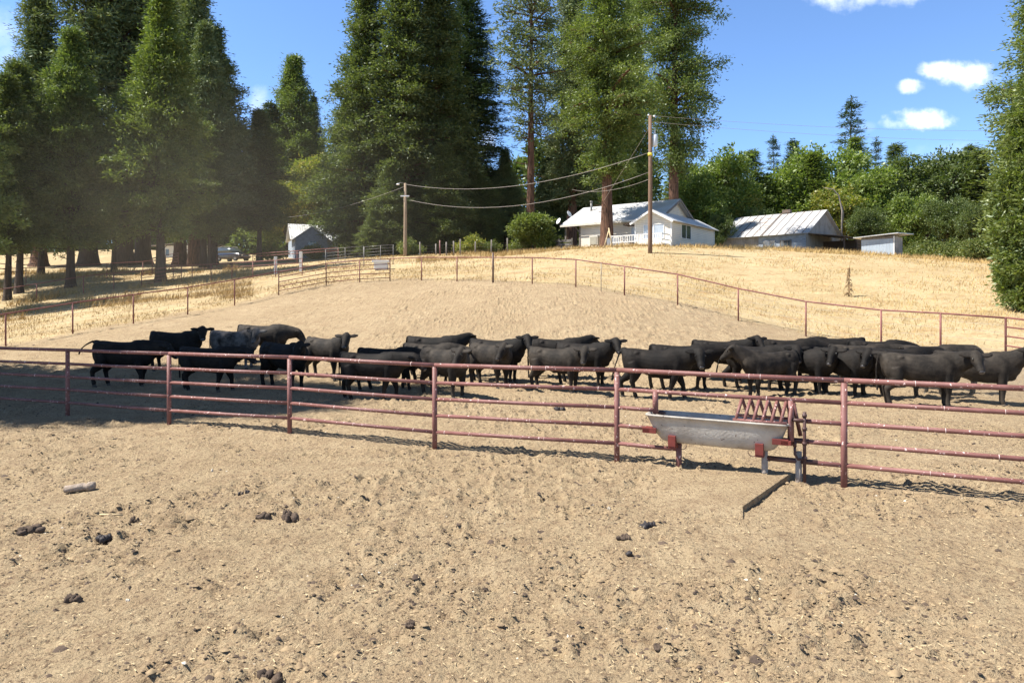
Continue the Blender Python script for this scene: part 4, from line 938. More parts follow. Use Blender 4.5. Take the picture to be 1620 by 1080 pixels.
tree('firS', 1556, 88, 235, 'dark conifer behind the cedar at the right edge', 1.5, m='f_cedardark', group=GR)
tree('decC', 1500, 80, 300, 'shaded oak at the edge of the golden hill', .9, m='f_decdark', group=GR)
tree('decC', 1545, 76, 310, 'shaded oak tight against the cedar at the right edge', .8, m='f_decdark', group=GR)
tree('decC', 1370, 84, 318, 'shaded oak low behind the lean-to of the barn', .9, m='f_decdark', group=GR)
tree('decC', 1200, 90, 320, 'low oak behind the left end of the barn', .9, m='f_decdark', group=GR)
tree('decC', 1140, 84, 330, 'low oak beside the grey wall of the house', .8, m='f_decdark', group=GR)
for px, Y, h_, lb in ((1475, 66, 2.4, 'shrub at the wood edge right of the shed'), (1510, 64, 2.6, 'second shrub at the wood edge right of the shed'), (1545, 60, 2.8, 'shrub at the wood edge beside the right cedar'), (1450, 70, 2.2, 'shrub tucked behind the right corner of the shed')):
    tree('shrub', px, Y, label=lb, height=h_, group=GR)
tree('hedge', 1648, 31.5, label='broad bright cedar at the right edge with branches down to the ground', height=10.8, group=GR, width=.9)
tree('cedarTall2', 1668, 44, label='tall cedar rising above the broad one at the right edge', height=27, width=1.15, group=GR, m='f_cedar')
# trees standing just outside the left edge, whose shade falls across the pen
tree('cedarTall', 0, 1, label='cedar outside the left edge shading the cattle', height=27, width=1.0) if False else None
def tree_at(key, x, y, label, height, width=1.0, m=None, group=None):
    px = x / y * F + CX; return tree(key, px, y, label=label, height=height, width=width, m=m, group=group)
tree_at('cedarTall', -20.5, 17.6, 'tall cedar beyond the left edge whose shade covers the herd', 27, 1.25, group=GL)
tree_at('cedarTall', -22, 14.8, 'tall cedar beyond the left edge level with the near fence', 26, 1.2, group=GL)
tree_at('cedarTall', -26, 20.5, 'tall cedar beyond the left edge furthest from the near fence', 27, 1.2, group=GL)
tree_at('cedarA', -37.5, 45.5, 'pointed cedar beyond the left edge casting a tapering shadow', 20, .9, group=GL)
tree_at('cedarB', -50, 60, 'dark cedar beyond the left edge behind the rails', 22, 1.2, group=GL)
# the wood beyond, one mass
rw = np.random.default_rng(9); wq = []; wt_ = MB()
C = []; D = []
for x in np.arange(-150, 150, 4.2):
    y = 150 + rw.normal(0, 6); hh = 17 + rw.normal(0, 3)
    hh += 8 if x < 32 else -3
    zb = H(max(-118, min(118, x)), 130) - 1; n = 300
    t = rw.random(n) ** 1.3; a = rw.random(n) * 6.28; rr_ = 4.6 * (1 - t * .8) * (.6 + .5 * rw.random(n))
    C.append(np.stack([x + np.cos(a) * rr_, y + np.sin(a) * rr_, zb + t * hh], 1)); D.append(np.stack([np.cos(a), np.sin(a), np.full(n, .3)], 1))
q = sprays(rw, np.concatenate(C), np.concatenate(D), 14, .9, 1.0, .5)
o = bpy.data.objects.new('distant_wood', crown_mesh('distant_wood', [q], M['f_decdark'])); COL.objects.link(o); tag(o, 'distant wood closing the view behind the trees', 'wood', kind='stuff')
# ------------------------------------------------------------------ dry grass
def grass_patch(name, n, seed, region, hmin, hmax, m, label, prob, wdt=.012):
    g = np.random.default_rng(seed); x0, x1, y0, y1 = region
    Y = y0 + (y1 - y0) * g.random(n); X = (x0 + (x1 - x0) * g.random(n)) * Y
    k = prob(X, Y, g); X, Y = X[k], Y[k]; n = len(X); Z = Harr(X, Y) + rough_at(X, Y)
    a = g.random(n) * 6.28; h_ = hmin + (hmax - hmin) * g.random(n) ** 2; lx = g.normal(0, .35, n) * h_ + .15 * h_; ly = g.normal(0, .35, n) * h_
    w_ = wdt * (1 + g.random(n)) * (Y / 40)
    b0 = np.stack([X - np.cos(a) * w_, Y - np.sin(a) * w_, Z - .02], -1); b1 = np.stack([X + np.cos(a) * w_, Y + np.sin(a) * w_, Z - .02], -1); tp = np.stack([X + lx, Y + ly, Z + h_], -1)
    V_ = np.stack([b0, b1, tp], 1).reshape(-1, 3)
    o = bpy.data.objects.new(name, fast_mesh(name, V_, np.arange(len(V_)).reshape(-1, 3), M[m])); COL.objects.link(o); tag(o, label, 'grass', kind='stuff'); return o
def outside(X, Y, g):
    e = edge_dist(X, Y) * np.where(inside(X, Y), -1, 1); return (e > .3) & (g.random(len(X)) < np.clip(vnoise(X, Y, 2.2, 31) * 1.6 - .35, .05, 1))
grass_patch('dry_grass', 170000, 51, (-.80, .80, 24, 70), .05, .22, 'dry', 'short golden dry grass covering the hill and the left slope', outside)
grass_patch('tall_dry_grass', 30000, 52, (-.80, -.38, 40, 70), .2, .75, 'dry', 'taller pale grass tufts between the left fences', lambda X, Y, g: (edge_dist(X, Y) > 1.0) & ~inside(X, Y) & (vnoise(X, Y, 2.5, 33) > .62), .014)
grass_patch('hill_edge_grass', 26000, 53, (-.14, .72, 56, 68), .15, .5, 'dry', 'ragged dry grass along the crest by the buildings', lambda X, Y, g: vnoise(X, Y, 1.5, 34) > .45, .014)
p = G(1343, 38); b = MB(); b.tube([p, p + Vector((0, 0, 1.0)), p + Vector((.05, 0, 1.75))], [.05, .04, .01], 6)
for k in range(60):
    z = random.uniform(.1, 1.6); a = random.uniform(0, 6.28); l = .22 * (1.75 - z) / 1.6 + .05; q_ = p + Vector((0, 0, z)); b.tube([q_, q_ + Vector((math.cos(a) * l * .6, math.sin(a) * l * .6, -.02)), q_ + Vector((math.cos(a) * l, math.sin(a) * l, -.12))], [.02, .03, .006], 4, False)
tag(b.build('dead_mullein_stalk', M['drybrown']), 'tall dead brown weed stalk standing alone on the golden hill', 'weed')

# ------------------------------------------------------------------ dust hanging in the air
def dust(name, c, r, dens, col, label, step):
    b = MB(); b.blob((0, 0, 0), (1, 1, 1), 24, 14)
    m = bpy.data.materials.new(name + '_air'); m.use_nodes = True; nt = m.node_tree; N = nt.nodes; L = nt.links
    for n in list(N): N.remove(n)
    o = N.new("ShaderNodeOutputMaterial"); v = N.new("ShaderNodeVolumePrincipled"); v.inputs["Color"].default_value = (*col, 1); v.inputs["Anisotropy"].default_value = .3
    t = N.new("ShaderNodeTexCoord"); ln = N.new("ShaderNodeVectorMath"); ln.operation = 'LENGTH'; L.new(t.outputs["Object"], ln.inputs[0])
    mr = N.new("ShaderNodeMapRange"); mr.interpolation_type = 'SMOOTHERSTEP'; mr.inputs[1].default_value = 1.0; mr.inputs[2].default_value = .1; mr.inputs[3].default_value = 0; mr.inputs[4].default_value = dens; L.new(ln.outputs["Value"], mr.inputs[0])
    L.new(mr.outputs[0], v.inputs["Density"]); L.new(v.outputs[0], o.inputs["Volume"])
    ob = tag(b.build(name, m), label, 'dust', kind='stuff'); ob.location = c; ob.scale = r
    m.cycles.volume_step_rate = step
dust('dust_cloud', (-19, 44, 7), (24, 10, 13), .0062, (.85, .74, .60), 'brown dust hanging before the left stand of trees', 1.0)
dust('dust_puff', (13.4, 17.6, .3), (5.6, 2.4, 1.3), .09, (.88, .76, .60), 'dust kicked up round the legs of the rightmost cattle', 1.0)
# ------------------------------------------------------------------ buildings (each in its own frame: x along the front, y to the back)
def base_empty(name, px, Y, z, a, label, cat='building'):
    return empty(name, ((px - CX) / F * Y, Y, z), -R(a), label, cat)
def slab_poly(b, pts, th):
    """thick sheet from a planar polygon"""
    P_ = [Vector(p) for p in pts]; n = (P_[1] - P_[0]).cross(P_[2] - P_[0]).normalized()
    if n.z < 0: n = -n
    k = len(P_); lo = [p - n * th for p in P_]
    b.add(P_ + lo, [tuple(range(k)), tuple(range(2 * k - 1, k - 1, -1))] + [(i, i + k, (i + 1) % k + k, (i + 1) % k) for i in range(k)])
def window(root, x0, x1, z0, z1, y, axis='front', m='glass', frame='white', mull=1, label=None, fr=.07):
    """axis front: in plane y, facing -y; side: in plane x=y, facing +x, x0..x1 are y values"""
    f = MB(); g = MB()
    def bx(b, a0, a1, c0, c1, d0, d1):
        if axis == 'front': b.box(a0, a1, y - d1, y - d0, c0, c1)
        else: b.box(y + d0, y + d1, a0, a1, c0, c1)
    bx(f, x0 - fr, x1 + fr, z1, z1 + fr, -.02, .05); bx(f, x0 - fr, x1 + fr, z0 - fr, z0, -.02, .07)
    bx(f, x0 - fr, x0, z0, z1, -.02, .05); bx(f, x1, x1 + fr, z0, z1, -.02, .05)
    for k in range(mull):
        c = x0 + (x1 - x0) * (k + 1) / (mull + 1); bx(f, c - .03, c + .03, z0, z1, -.02, .045)
    bx(g, x0, x1, z0, z1, -.02, .012)
    fo = f.build('window', M[frame], root, label=label); g.build('pane', M[m], fo); return fo
# ---- white farmhouse. Origin: near right corner of the addition; x along the front to the right
zg = 7.10
h = base_empty('farmhouse', 1062, 60, zg, 37, 'white clapboard farmhouse with a pale metal roof and a white deck', 'house')
X1 = -3.47           # left side of the addition
VX = lambda u: X1 + u
D0 = 1.0             # eave line of the main block behind the addition front
WH = 2.55; EH = 2.95
add = MB()
# addition: front wall with gable, right wall
add.prism([(X1, -.5), (0, -.5), (0, WH), (X1 / 2, WH + .92), (X1, WH)], 0, 10.2, 'y')
add.build('addition_walls', M['siding'], h)
cb = MB()
for x, y in ((0, 0), (0, 10.2), (X1, 0)): cb.box(x - .06, x + .06, y - .06, y + .06, -.5, WH - .02)
cb.build('corner_trim', M['white'], h)
rt = MB(); ov = .38
for s in (-1, 1):
    xe = 0 + ov if s > 0 else X1 - ov; ze = WH - ov * .53
    slab_poly(rt, [(X1 / 2, -.45, WH + .95 + .03), (xe, -.45, ze + .03), (xe, 10.6, ze + .03), (X1 / 2, 10.6, WH + .98)], .07)
rt.build('addition_roof', M['roofmetal'], h)
fb = MB()
for s in (-1, 1):
    xe = 0 + ov if s > 0 else X1 - ov; ze = WH - ov * .53
    slab_poly(fb, [(X1 / 2, -.47, WH + .955), (xe, -.47, ze - .0), (xe, -.40, ze - .0), (X1 / 2, -.40, WH + .955)], .16)
fb.build('gable_trim', M['white'], h)
# main block
ml, mr, mf, mbk = X1 - 6.75, X1 + 1.5, 1.5, 9.5
pk = 5.05
mw = MB(); mw.prism([(mf, -.5), (mbk, -.5), (mbk, EH), ((mf + mbk) / 2, pk - .1), (mf, EH)], ml, mr, 'x'); mw.build('main_walls', M['siding'], h)
rl = X1 - 8.8; rr2 = mr + .45; ey = mf - .5; eb_ = mbk + .5; ez = EH - .12
mrf = MB()
slab_poly(mrf, [(rl, ey, ez + .06), (rr2, ey, ez + .06), (rr2, (mf + mbk) / 2, pk + .06), (rl, (mf + mbk) / 2, pk + .06)], .07)
slab_poly(mrf, [(rl, eb_, ez + .06), (rr2, eb_, ez + .06), (rr2, (mf + mbk) / 2 + .001, pk + .06), (rl, (mf + mbk) / 2 + .001, pk + .06)], .07)
mrf.build('main_roof', M['roofmetal'], h)
fs = MB(); fs.box(rl, rr2, ey - .025, ey - .003, ez - .14, ez + .03); fs.build('eave_board', M['siding'], h)
gb = MB()
slab_poly(gb, [(rr2 + .02, ey, ez), (rr2 + .02, (mf + mbk) / 2, pk), (rr2 + .09, (mf + mbk) / 2, pk), (rr2 + .09, ey, ez)], .18)
slab_poly(gb, [(rr2 + .02, eb_, ez), (rr2 + .02, (mf + mbk) / 2, pk), (rr2 + .09, (mf + mbk) / 2, pk), (rr2 + .09, eb_, ez)], .18)
gb.build('gable_board', M['oldwood'], h)
# porch at the left end
pf = MB(); pf.box(rl + .3, ml - .003, mf + .2, mbk, -.5, .25); pf.build('porch_floor', M['oldwood'], h)
pw = MB(); pw.box(rl + .4, ml - .003, mf + 2.6, mf + 2.75, .25, EH + .1); pw.build('porch_wall', M['siding'], h)
for x in (rl + .35, ml - .05):
    b = MB(); b.box(x - .08, x + .08, mf - .05, mf + .11, -.4, EH + .02); b.build('porch_post', M['oldwood'], h)
b = MB(); b.tube([(ml - .1, mf + .03, EH - .9), (ml - .75, mf + .03, EH - .05)], .05, 6); b.build('brace', M['oldwood'], h)
window(h, rl + .75, ml - .45, .45, 2.15, mf + 2.6, m='greenglass', mull=0, label='porch door with a painted green reflection')
# openings of the main front
window(h, X1 - 4.25, X1 - 3.3, 1.15, 2.25, mf, m='glass', mull=0)
window(h, X1 - 1.15, X1 - .62, .75, 2.2, mf, m='glasscurtain', mull=0); window(h, X1 - .48, X1 - .08, .75, 2.2, mf, m='glasscurtain', mull=0)
aw = MB()
for k in range(6): aw.box(X1 - 1.45 + k * .25, X1 - 1.40 + k * .25, mf - 1.1, mf - .003, 2.32, 2.40)
aw.box(X1 - 1.5, X1 - .0, mf - 1.1, mf - 1.0, 2.41, 2.5); aw.build('awning_frame', M['darkwood'], h)
window(h, X1 + .85, X1 + 2.75, .95, 2.15, 0, m='glasscurtain', mull=1)
window(h, 2.2, 4.3, 1.05, 2.25, 0.0, 'side', m='glass', mull=1)
# deck with white rails
dk = MB(); dk.box(X1 - 1.6, -.1, -1.75, -.003, .22, .36); dk.build('deck_floor', M['white'], h)
dr = MB()
for z in (.55, 1.12): dr.box(X1 - 1.6, -.08, -1.74, -1.67, z, z + .09)
for k in range(22): x = X1 - 1.5 + k * .225; dr.box(x - .03, x + .03, -1.73, -1.69, .62, 1.13)
for x in (X1 - 1.55, X1 / 2 - .6, -.14): dr.box(x - .05, x + .05, -1.76, -1.66, -.4, 1.24)
for z in (.62, 1.1): dr.box(-.14, -.08, -1.66, -.01, z, z + .1)
dr.build('deck_railing', M['white'], h)
st = MB()
for k in range(3): st.box(X1 - 2.3 - k * .3, X1 - 1.62 - k * .3 + .0, -1.5, -.5, -.1, .24 - k * .1)
# odds by the house
b = MB(); b.tube([(0, 0, 0), (0, 0, 1.15)], .11, 12); b.tube([(0, 0, 1.12), (0, 0, 1.25)], .15, 12); o = b.build('flue_pipe', M['galv'], h, True); o.location = (X1 - 7.2, (mf + mbk) / 2 - 1.1, pk - .75)
def dish(name, lx, ly, lz, r, az, label):
    root = empty(name, h.matrix_basis @ Vector((lx, ly, lz)), az, label, 'dish', 'satellite dishes on the porch corner')
    b = MB(); n = 20; vs = [(0, 0, 0)]; fs_ = []
    for j, q in enumerate((.35, .7, 1.0)):
        for k in range(n): a = 2 * math.pi * k / n; vs.append((r * q * math.cos(a), -.14 * q * q * r * 1.6 + .0, r * q * math.sin(a)))
    for k in range(n):
        fs_.append((0, 1 + (k + 1) % n, 1 + k))
        for j in range(2): a = 1 + j * n + k; c = 1 + j * n + (k + 1) % n; fs_.append((a, c, c + n, a + n))
    b.add(vs, fs_); o = b.build('reflector', M['dish'], root, True); s = o.modifiers.new('t', 'SOLIDIFY'); s.thickness = .02; o.rotation_euler = (R(-25), 0, 0)
    b = MB(); b.tube([(0, .05, 0), (0, .2, -.2), (0, .2, -.75)], .03, 6); b.tube([(0, .02, -r * .8), (0, -r * .9, -.05)], .015, 5); b.build('mast_arm', M['darksteel'], root)
dish('satellite_dish', rl - .2, ey + .1, EH + .35, .32, R(-60), 'round white satellite dish at the left corner of the porch roof')
dish('satellite_dish', rl + .65, ey + .6, EH + 1.05, .33, R(50), 'tilted white satellite dish raised above the roof edge')
lp = lambda x, y, z: h.matrix_basis @ Vector((x, y, z))
ck = empty('evaporative_cooler', lp(X1 - 4.6, mf - .75, -.1), -R(37), 'pale boxy air cooler on a stand against the house wall', 'cooler')
b = MB(); b.box(-.45, .45, -.4, .4, .75, 1.65); b.build('casing', M['siding'], ck, bevel=.02)
b = MB(); b.box(-.36, .36, -.43, -.403, .83, 1.57); b.build('grille', mat('louvre_brown', (.45, .42, .34), .8, (.3, .28, .22), 8, stretch=(1, 1, 8)), ck)
b = MB()
for x in (-.38, .38): b.box(x - .04, x + .04, -.35, -.27, 0, .75); b.box(x - .04, x + .04, .27, .35, 0, .75)
b.build('stand', M['oldwood'], ck)
b = MB(); b.box(-.75, .75, -.03, .03, 0, 1.15); o = b.build('metal_screen', mat('grey_screen', (.30, .31, .32), .5, (.22, .23, .24), 3, metal=.3), None, bevel=.01); o.matrix_basis = Matrix.Translation(lp(X1 - 1.9, -.9, -.05)) @ Matrix.Rotation(-R(37), 4, 'Z'); tag(o, 'grey metal screen panel standing left of the white deck', 'screen')
bf = empty('board_fence', lp(rl - .2, -.6, -.2), -R(30), 'weathered fence of wide horizontal boards in front of the porch', 'fence')
for k in range(4): b = MB(); b.box(0, 2.4, -.02, .02, .15 + k * .36, .40 + k * .36); b.build('board', M['oldwood'] if k != 1 else M['white'], bf)
for x in (0.0, 1.0, 2.4): b = MB(); b.box(x - .06, x + .06, .023, .13, -.2, 1.6); b.build('post', M['oldwood'], bf)
for dx, tx_, lb in ((-.2, .75, 'long pale pole leaning on the foot of the giant cedar, left one'), (1.5, .85, 'pale pole leaning on the foot of the giant cedar, right one')):
    p = G(957 + dx * 8, 54.4); q = G(963, 54.9); b = MB(); b.tube([p, Vector((q.x, q.y, p.z + 1.9 * tx_))], .05, 6); tag(b.build('leaning_pole', M['straw'], None, True), lb, 'pole')
# ---- grey barn
bz = 2.5 + (HY - 366) / F * 78; bg0 = 7.7
bn = base_empty('barn', 1275, 78, bg0, 45, 'old grey wooden barn with a long sheet metal roof and a lean-to', 'barn')
bl, bd = -10.6, 10.4; bw = bz - bg0; bp = 2.85
wl_ = MB(); wl_.box(bl, 0, 0, bd, -.6, bw); wl_.build('walls', M['battens'], bn)
wl2 = MB(); wl2.box(-5.6, -.0, -.05, -.003, -.6, bw - .05); wl2.build('front_boards', M['bluewood'], bn)  # bluish shade of the barn front is put into the board colour
gv = MB(); gv.prism([(0, bw), (bd, bw), (bd / 2, bw + bp)], -.1, .05, 'x'); gv.build('gable', M['battensv'], bn)
gv = MB(); gv.prism([(0, bw), (bd, bw), (bd / 2, bw + bp)], bl, bl + .1, 'x'); gv.build('gable', M['battensv'], bn)
sm = MB(); sm.box(-.003, .05, 0, bd, -.6, bw - .003); sm.build('end_wall', M['battensv'], bn)
rf = MB(); e = .55; sl_ = bp / (bd / 2)
slab_poly(rf, [(bl - .45, -e, bw - e * sl_ + .08), (.45, -e, bw - e * sl_ + .08), (.45, bd / 2, bw + bp + .08), (bl - .45, bd / 2, bw + bp + .08)], .06)
slab_poly(rf, [(bl - .45, bd + e, bw - e * sl_ + .08), (.45, bd + e, bw - e * sl_ + .08), (.45, bd / 2 + .001, bw + bp + .08), (bl - .45, bd / 2 + .001, bw + bp + .08)], .06)
ro = rf.build('roof', M['barnroof'], bn)
sm = MB(); rnd = random.Random(4)
x = bl - .42
while x < .46:
    ww = .035
    slab_poly(sm, [(x - ww, -e - .01, bw - e * sl_ + .125), (x + ww, -e - .01, bw - e * sl_ + .125), (x + ww, bd / 2, bw + bp + .125), (x - ww, bd / 2, bw + bp + .125)], .05); x += .98
slab_poly(sm, [(-5.0, -e - .01, bw - e * sl_ + .14), (-4.9, -e - .01, bw - e * sl_ + .14), (-4.9, bd / 2, bw + bp + .14), (-5.0, bd / 2, bw + bp + .14)], .06)
sm.build('roof_seams', M['seam'], ro)
sm = MB()
for x0 in (-8.7, -7.7, -6.7, -6.1):
    for k in range(7):
        if rnd.random() < .3: continue
        y = rnd.uniform(.2, bd / 2 - .6); z = bw + y * sl_ + .098; slab_poly(sm, [(x0, y, z), (x0 + .8, y, z), (x0 + .8, y + .14, z + .14 * sl_), (x0, y + .14, z + .14 * sl_)], .012)
sm.build('roof_patches', mat('rusty_roof_patch', (.36, .27, .23), .8, (.44, .38, .34), 5), ro)
cup = MB(); cup.box(-4.9, -3.9, bd / 2 - .25, bd / 2 + .25, bw + bp + .09, bw + bp + .5); cup.build('ridge_vent', M['seam'], ro)
window(bn, -2.9, -1.7, .55, 1.75, -.05, m='glass', frame='oldwood', mull=2); window(bn, -4.9, -3.6, -.3, 1.85, -.05, m='darkwood' if False else 'glass', frame='bluewood', mull=0, label='doorway filled by a dark pane')  # dark inside of the doorway is a flat dark pane, nothing is cut open
window(bn, -10.1, -8.9, .3, 1.1, 0, m='glass', frame='oldwood', mull=0)
b = MB(); b.box(-8.6, -6.2, -1.1, -1.05, -.4, .75); b.build('leaning_sheet', M['shedmetal'], bn)
ln_ = MB(); slab_poly(ln_, [(.06, .4, bw - .15), (4.2, .4, bw - .75), (4.2, 7.5, bw - .75), (.06, 7.5, bw - .15)], .08); ln_.build('lean_to_roof', M['seam'], bn)
for y in (.6, 4.0, 7.2): b = MB(); b.box(3.85, 4.0, y, y + .15, -.5, bw - .83); b.build('lean_to_post', M['darkwood'], bn)
b = MB(); b.box(.06, 3.8, 5.0, 5.1, -.5, bw - .9); b.build('lean_to_back_wall', M['darkwood'], bn)
ra = empty('roof_antenna', bn.matrix_basis @ Vector((-5.9, 1.0, bw + 1 * sl_)), 0, 'thin hooked pipe standing on the barn roof', 'pipe'); 
b = MB(); b.tube([(0, 0, 0), (0, 0, 1.3), (.15, 0, 1.6), (.3, 0, 1.5)], .035, 6); b.build('bent_pipe', M['darksteel'], ra)
p = G(1300, 75); b = MB()
b.prism([(-.9, 0), (.9, 0), (0, 1.0)], -.5, .5, 'y'); o = b.build('a_frame_shelter', M['white']); q = G(1180, 74); o.location = (q.x, q.y, q.z - .1); o.rotation_euler = (0, 0, -R(20)); tag(o, 'small white tent shaped shelter in front of the barn', 'shelter')
q = G(1212, 72); tk = empty('upright_tank', q, 0, 'small pale upright tank beside the barn doorway', 'tank')
b = MB(); b.tube([(0, 0, .3), (0, 0, .36), (0, 0, 1.35), (0, 0, 1.45)], [.2, .33, .33, .2], 14); b.build('vessel', M['siding'], tk, True)
b = MB(); b.box(-.35, .35, -.3, .3, -.2, .29); b.build('base', M['oldwood'], tk)
bf = empty('woodpile_fence', bn.matrix_basis @ Vector((4.4, 3, 0)), -R(45), 'low brown plank fence between the barn lean-to and the shed', 'fence')
for k in range(5): b = MB(); b.box(0, .05, 0, 9, .1 + k * .33, .36 + k * .33); b.build('plank', M['darkwood'], bf)
for y in (0, 3, 6, 9): b = MB(); b.box(.055, .15, y - .06, y + .06, -.4, 1.9); b.build('post', M['darkwood'], bf)
# broken pale snag behind the barn
p = G(1331, 84); b = MB(); z0 = p.z; b.tube([(p.x, p.y, z0), (p.x + .1, p.y, z0 + 6.0), (p.x - .3, p.y, z0 + 7.8), (p.x - 1.0, p.y, z0 + 8.6), (p.x - 2.2, p.y, z0 + 8.8)], [.12, .10, .08, .06, .03], 6)
b.tube([(p.x + .1, p.y, z0 + 6.6), (p.x + .3, p.y, z0 + 5.4), (p.x + .2, p.y, z0 + 4.4)], [.06, .05, .02], 5); tag(b.build('dead_snag', M['deadlimb'], None, True), 'bare pale broken branch standing behind the barn gable', 'snag')
# ---- shed
sz = 6.4
sd_ = base_empty('shed', 1413, 62, sz, 45, 'small blue grey sheet metal shed with a slanting flat roof', 'shed')
b = MB(); b.box(-2.7, 0, 0, 2.6, -.5, 1.72); b.build('metal_wall', M['shedmetal'], sd_)
b = MB(); b.box(-2.7, .0, .0, 2.6, 1.722, 1.95); b.build('upper_boards', M['oldwood'], sd_)
b = MB(); b.box(.003, .06, .55, 2.6, -.5, 1.95); b.build('side_boards', M['battensv'], sd_)
b = MB(); b.box(.003, .10, 0.0, .12, -.5, 1.95); b.build('corner_post', M['white'], sd_)
b = MB(); slab_poly(b, [(-3.3, -.4, 1.98), (.5, -.4, 2.2), (.9, 3.0, 2.28), (-3.3, 3.0, 1.98)], .07); b.build('roof', M['roofmetal'], sd_)
# ---- blue cabin among the trees
cbz = G(493, 86).z - .1
cb_ = base_empty('cabin', 493, 84, cbz, -25, 'faded blue cabin with a patched metal roof half hidden by branches', 'cabin')
b = MB(); b.prism([(-1.9, -.5), (1.9, -.5), (1.9, 2.3), (0, 3.7), (-1.9, 2.3)], 0, 3.0, 'y'); b.build('front_wing', M['bluewood'], cb_)
b = MB(); b.box(-1.9, 6.6, 3.003, 7, -.5, 2.35); b.build('main_walls', M['bluewood'], cb_)
b = MB()
slab_poly(b, [(0, -.4, 3.78), (2.35, -.4, 2.05), (2.35, 3.6, 2.05), (0, 3.6, 3.78)], .07); slab_poly(b, [(0, -.4, 3.78), (-2.35, -.4, 2.05), (-2.35, 3.6, 2.05), (0, 3.6, 3.78)], .07)
slab_poly(b, [(-2.2, 2.6, 2.3), (7.0, 2.6, 2.3), (7.0, 5.0, 4.5), (-2.2, 5.0, 4.5)], .07); slab_poly(b, [(-2.2, 7.4, 2.3), (7.0, 7.4, 2.3), (7.0, 5.001, 4.5), (-2.2, 5.001, 4.5)], .07)
b.build('roof', M['roofmetal'], cb_)
window(cb_, -.4, .6, .0, 1.9, 0, m='glass', frame='bluewood', mull=0, label='cabin doorway with a dark pane'); window(cb_, 3.8, 5.0, 1.0, 1.9, 3.003, m='glass', frame='white', mull=1)  # the doorway's darkness is a dark pane set on the wall
# ---- white outbuilding between the left trunks
oz = G(262, 92).z - .2
ob = base_empty('outbuilding', 320, 94, oz, 12, 'low white outbuilding seen between the left trunks', 'building')
b = MB(); b.box(-7.2, 0, 0, 4, -.5, 2.3); b.build('walls', M['white'], ob)
b = MB(); slab_poly(b, [(-7.7, -.6, 2.35), (-2.6, -.6, 2.7), (-2.6, 4.4, 2.8), (-7.7, 4.4, 2.4)], .1); slab_poly(b, [(-2.55, -.3, 2.5), (.4, -.3, 2.5), (.4, 4.4, 2.6), (-2.55, 4.4, 2.6)], .1); b.build('roof', M['oldwood'], ob)
window(ob, -6.4, -5.2, .9, 1.8, 0, m='glass', mull=1); window(ob, -1.6, -.6, .0, 1.9, 0, m='glasscurtain', frame='oldwood', mull=0)
# ---- parked SUV
cp = G(368, 88)
car = empty('parked_car', (cp.x, cp.y, cp.z), R(-25), 'dark parked SUV with roof rails in the shade behind the rails', 'car')
cm = mat('dark_blue_car_paint', (.02, .03, .05), .2, spec=.8); 
def carloft(st, n=4):
    b = MB(); vs = []
    for x, ws in st: vs += [(x, -ws[0][0], ws[0][1]), (x, -ws[1][0], ws[1][1]), (x, -ws[2][0], ws[2][1]), (x, ws[2][0], ws[2][1]), (x, ws[1][0], ws[1][1]), (x, ws[0][0], ws[0][1])]
    fs_ = []
    for i in range(len(st) - 1):
        for k in range(6): a = i * 6 + k; c = i * 6 + (k + 1) % 6; fs_.append((a, c, c + 6, a + 6))
    fs_ += [tuple(range(5, -1, -1)), tuple(range(len(vs) - 6, len(vs)))]
    b.add(vs, fs_); return b
b = carloft([(-2.35, ((.8, .45), (.88, .75), (.82, 1.0))), (-2.25, ((.88, .35), (.95, .75), (.88, 1.08))), (-1.0, ((.92, .3), (.98, .75), (.9, 1.08))), (.9, ((.92, .3), (.98, .75), (.88, 1.05))), (1.9, ((.9, .32), (.95, .7), (.82, .95))), (2.3, ((.8, .4), (.86, .65), (.74, .8)))])
o = b.build('body', cm, car, True, bevel=.05)
b = carloft([(-2.2, ((.86, 1.07), (.84, 1.3), (.76, 1.45))), (-1.9, ((.87, 1.07), (.82, 1.5), (.72, 1.72))), (-.2, ((.87, 1.06), (.82, 1.5), (.7, 1.76))), (.5, ((.86, 1.05), (.8, 1.45), (.68, 1.66))), (1.3, ((.8, 1.0), (.76, 1.02), (.7, 1.04)))])
o = b.build('cabin_glass', M['glass'], car, True)
b = carloft([(-2.0, ((.74, 1.70), (.74, 1.73), (.6, 1.78))), (.35, ((.70, 1.69), (.70, 1.71), (.6, 1.76)))]); b.build('roof', cm, car)
b = MB()
for y in (-.66, .66): b.tube([(-1.8, y, 1.80), (-1.5, y, 1.87), (0, y, 1.87), (.2, y, 1.80)], .025, 6)
b.build('roof_rails', M['galv'], car)
for x in (-1.45, 1.45):
    for y in (-.86, .86):
        b = MB(); b.tube([(x, y - .11, .36), (x, y + .11, .36)], .36, 18); w_ = b.build('wheel', M['black'], car); b = MB(); b.tube([(x, y - .12, .36), (x, y + .12, .36)], .2, 10); b.build('rim', M['galv'], w_)
for y in (-.62, .62): b = MB(); b.box(2.22, 2.31, y - .14, y + .14, .66, .78); b.build('headlight', M['insul'], car)
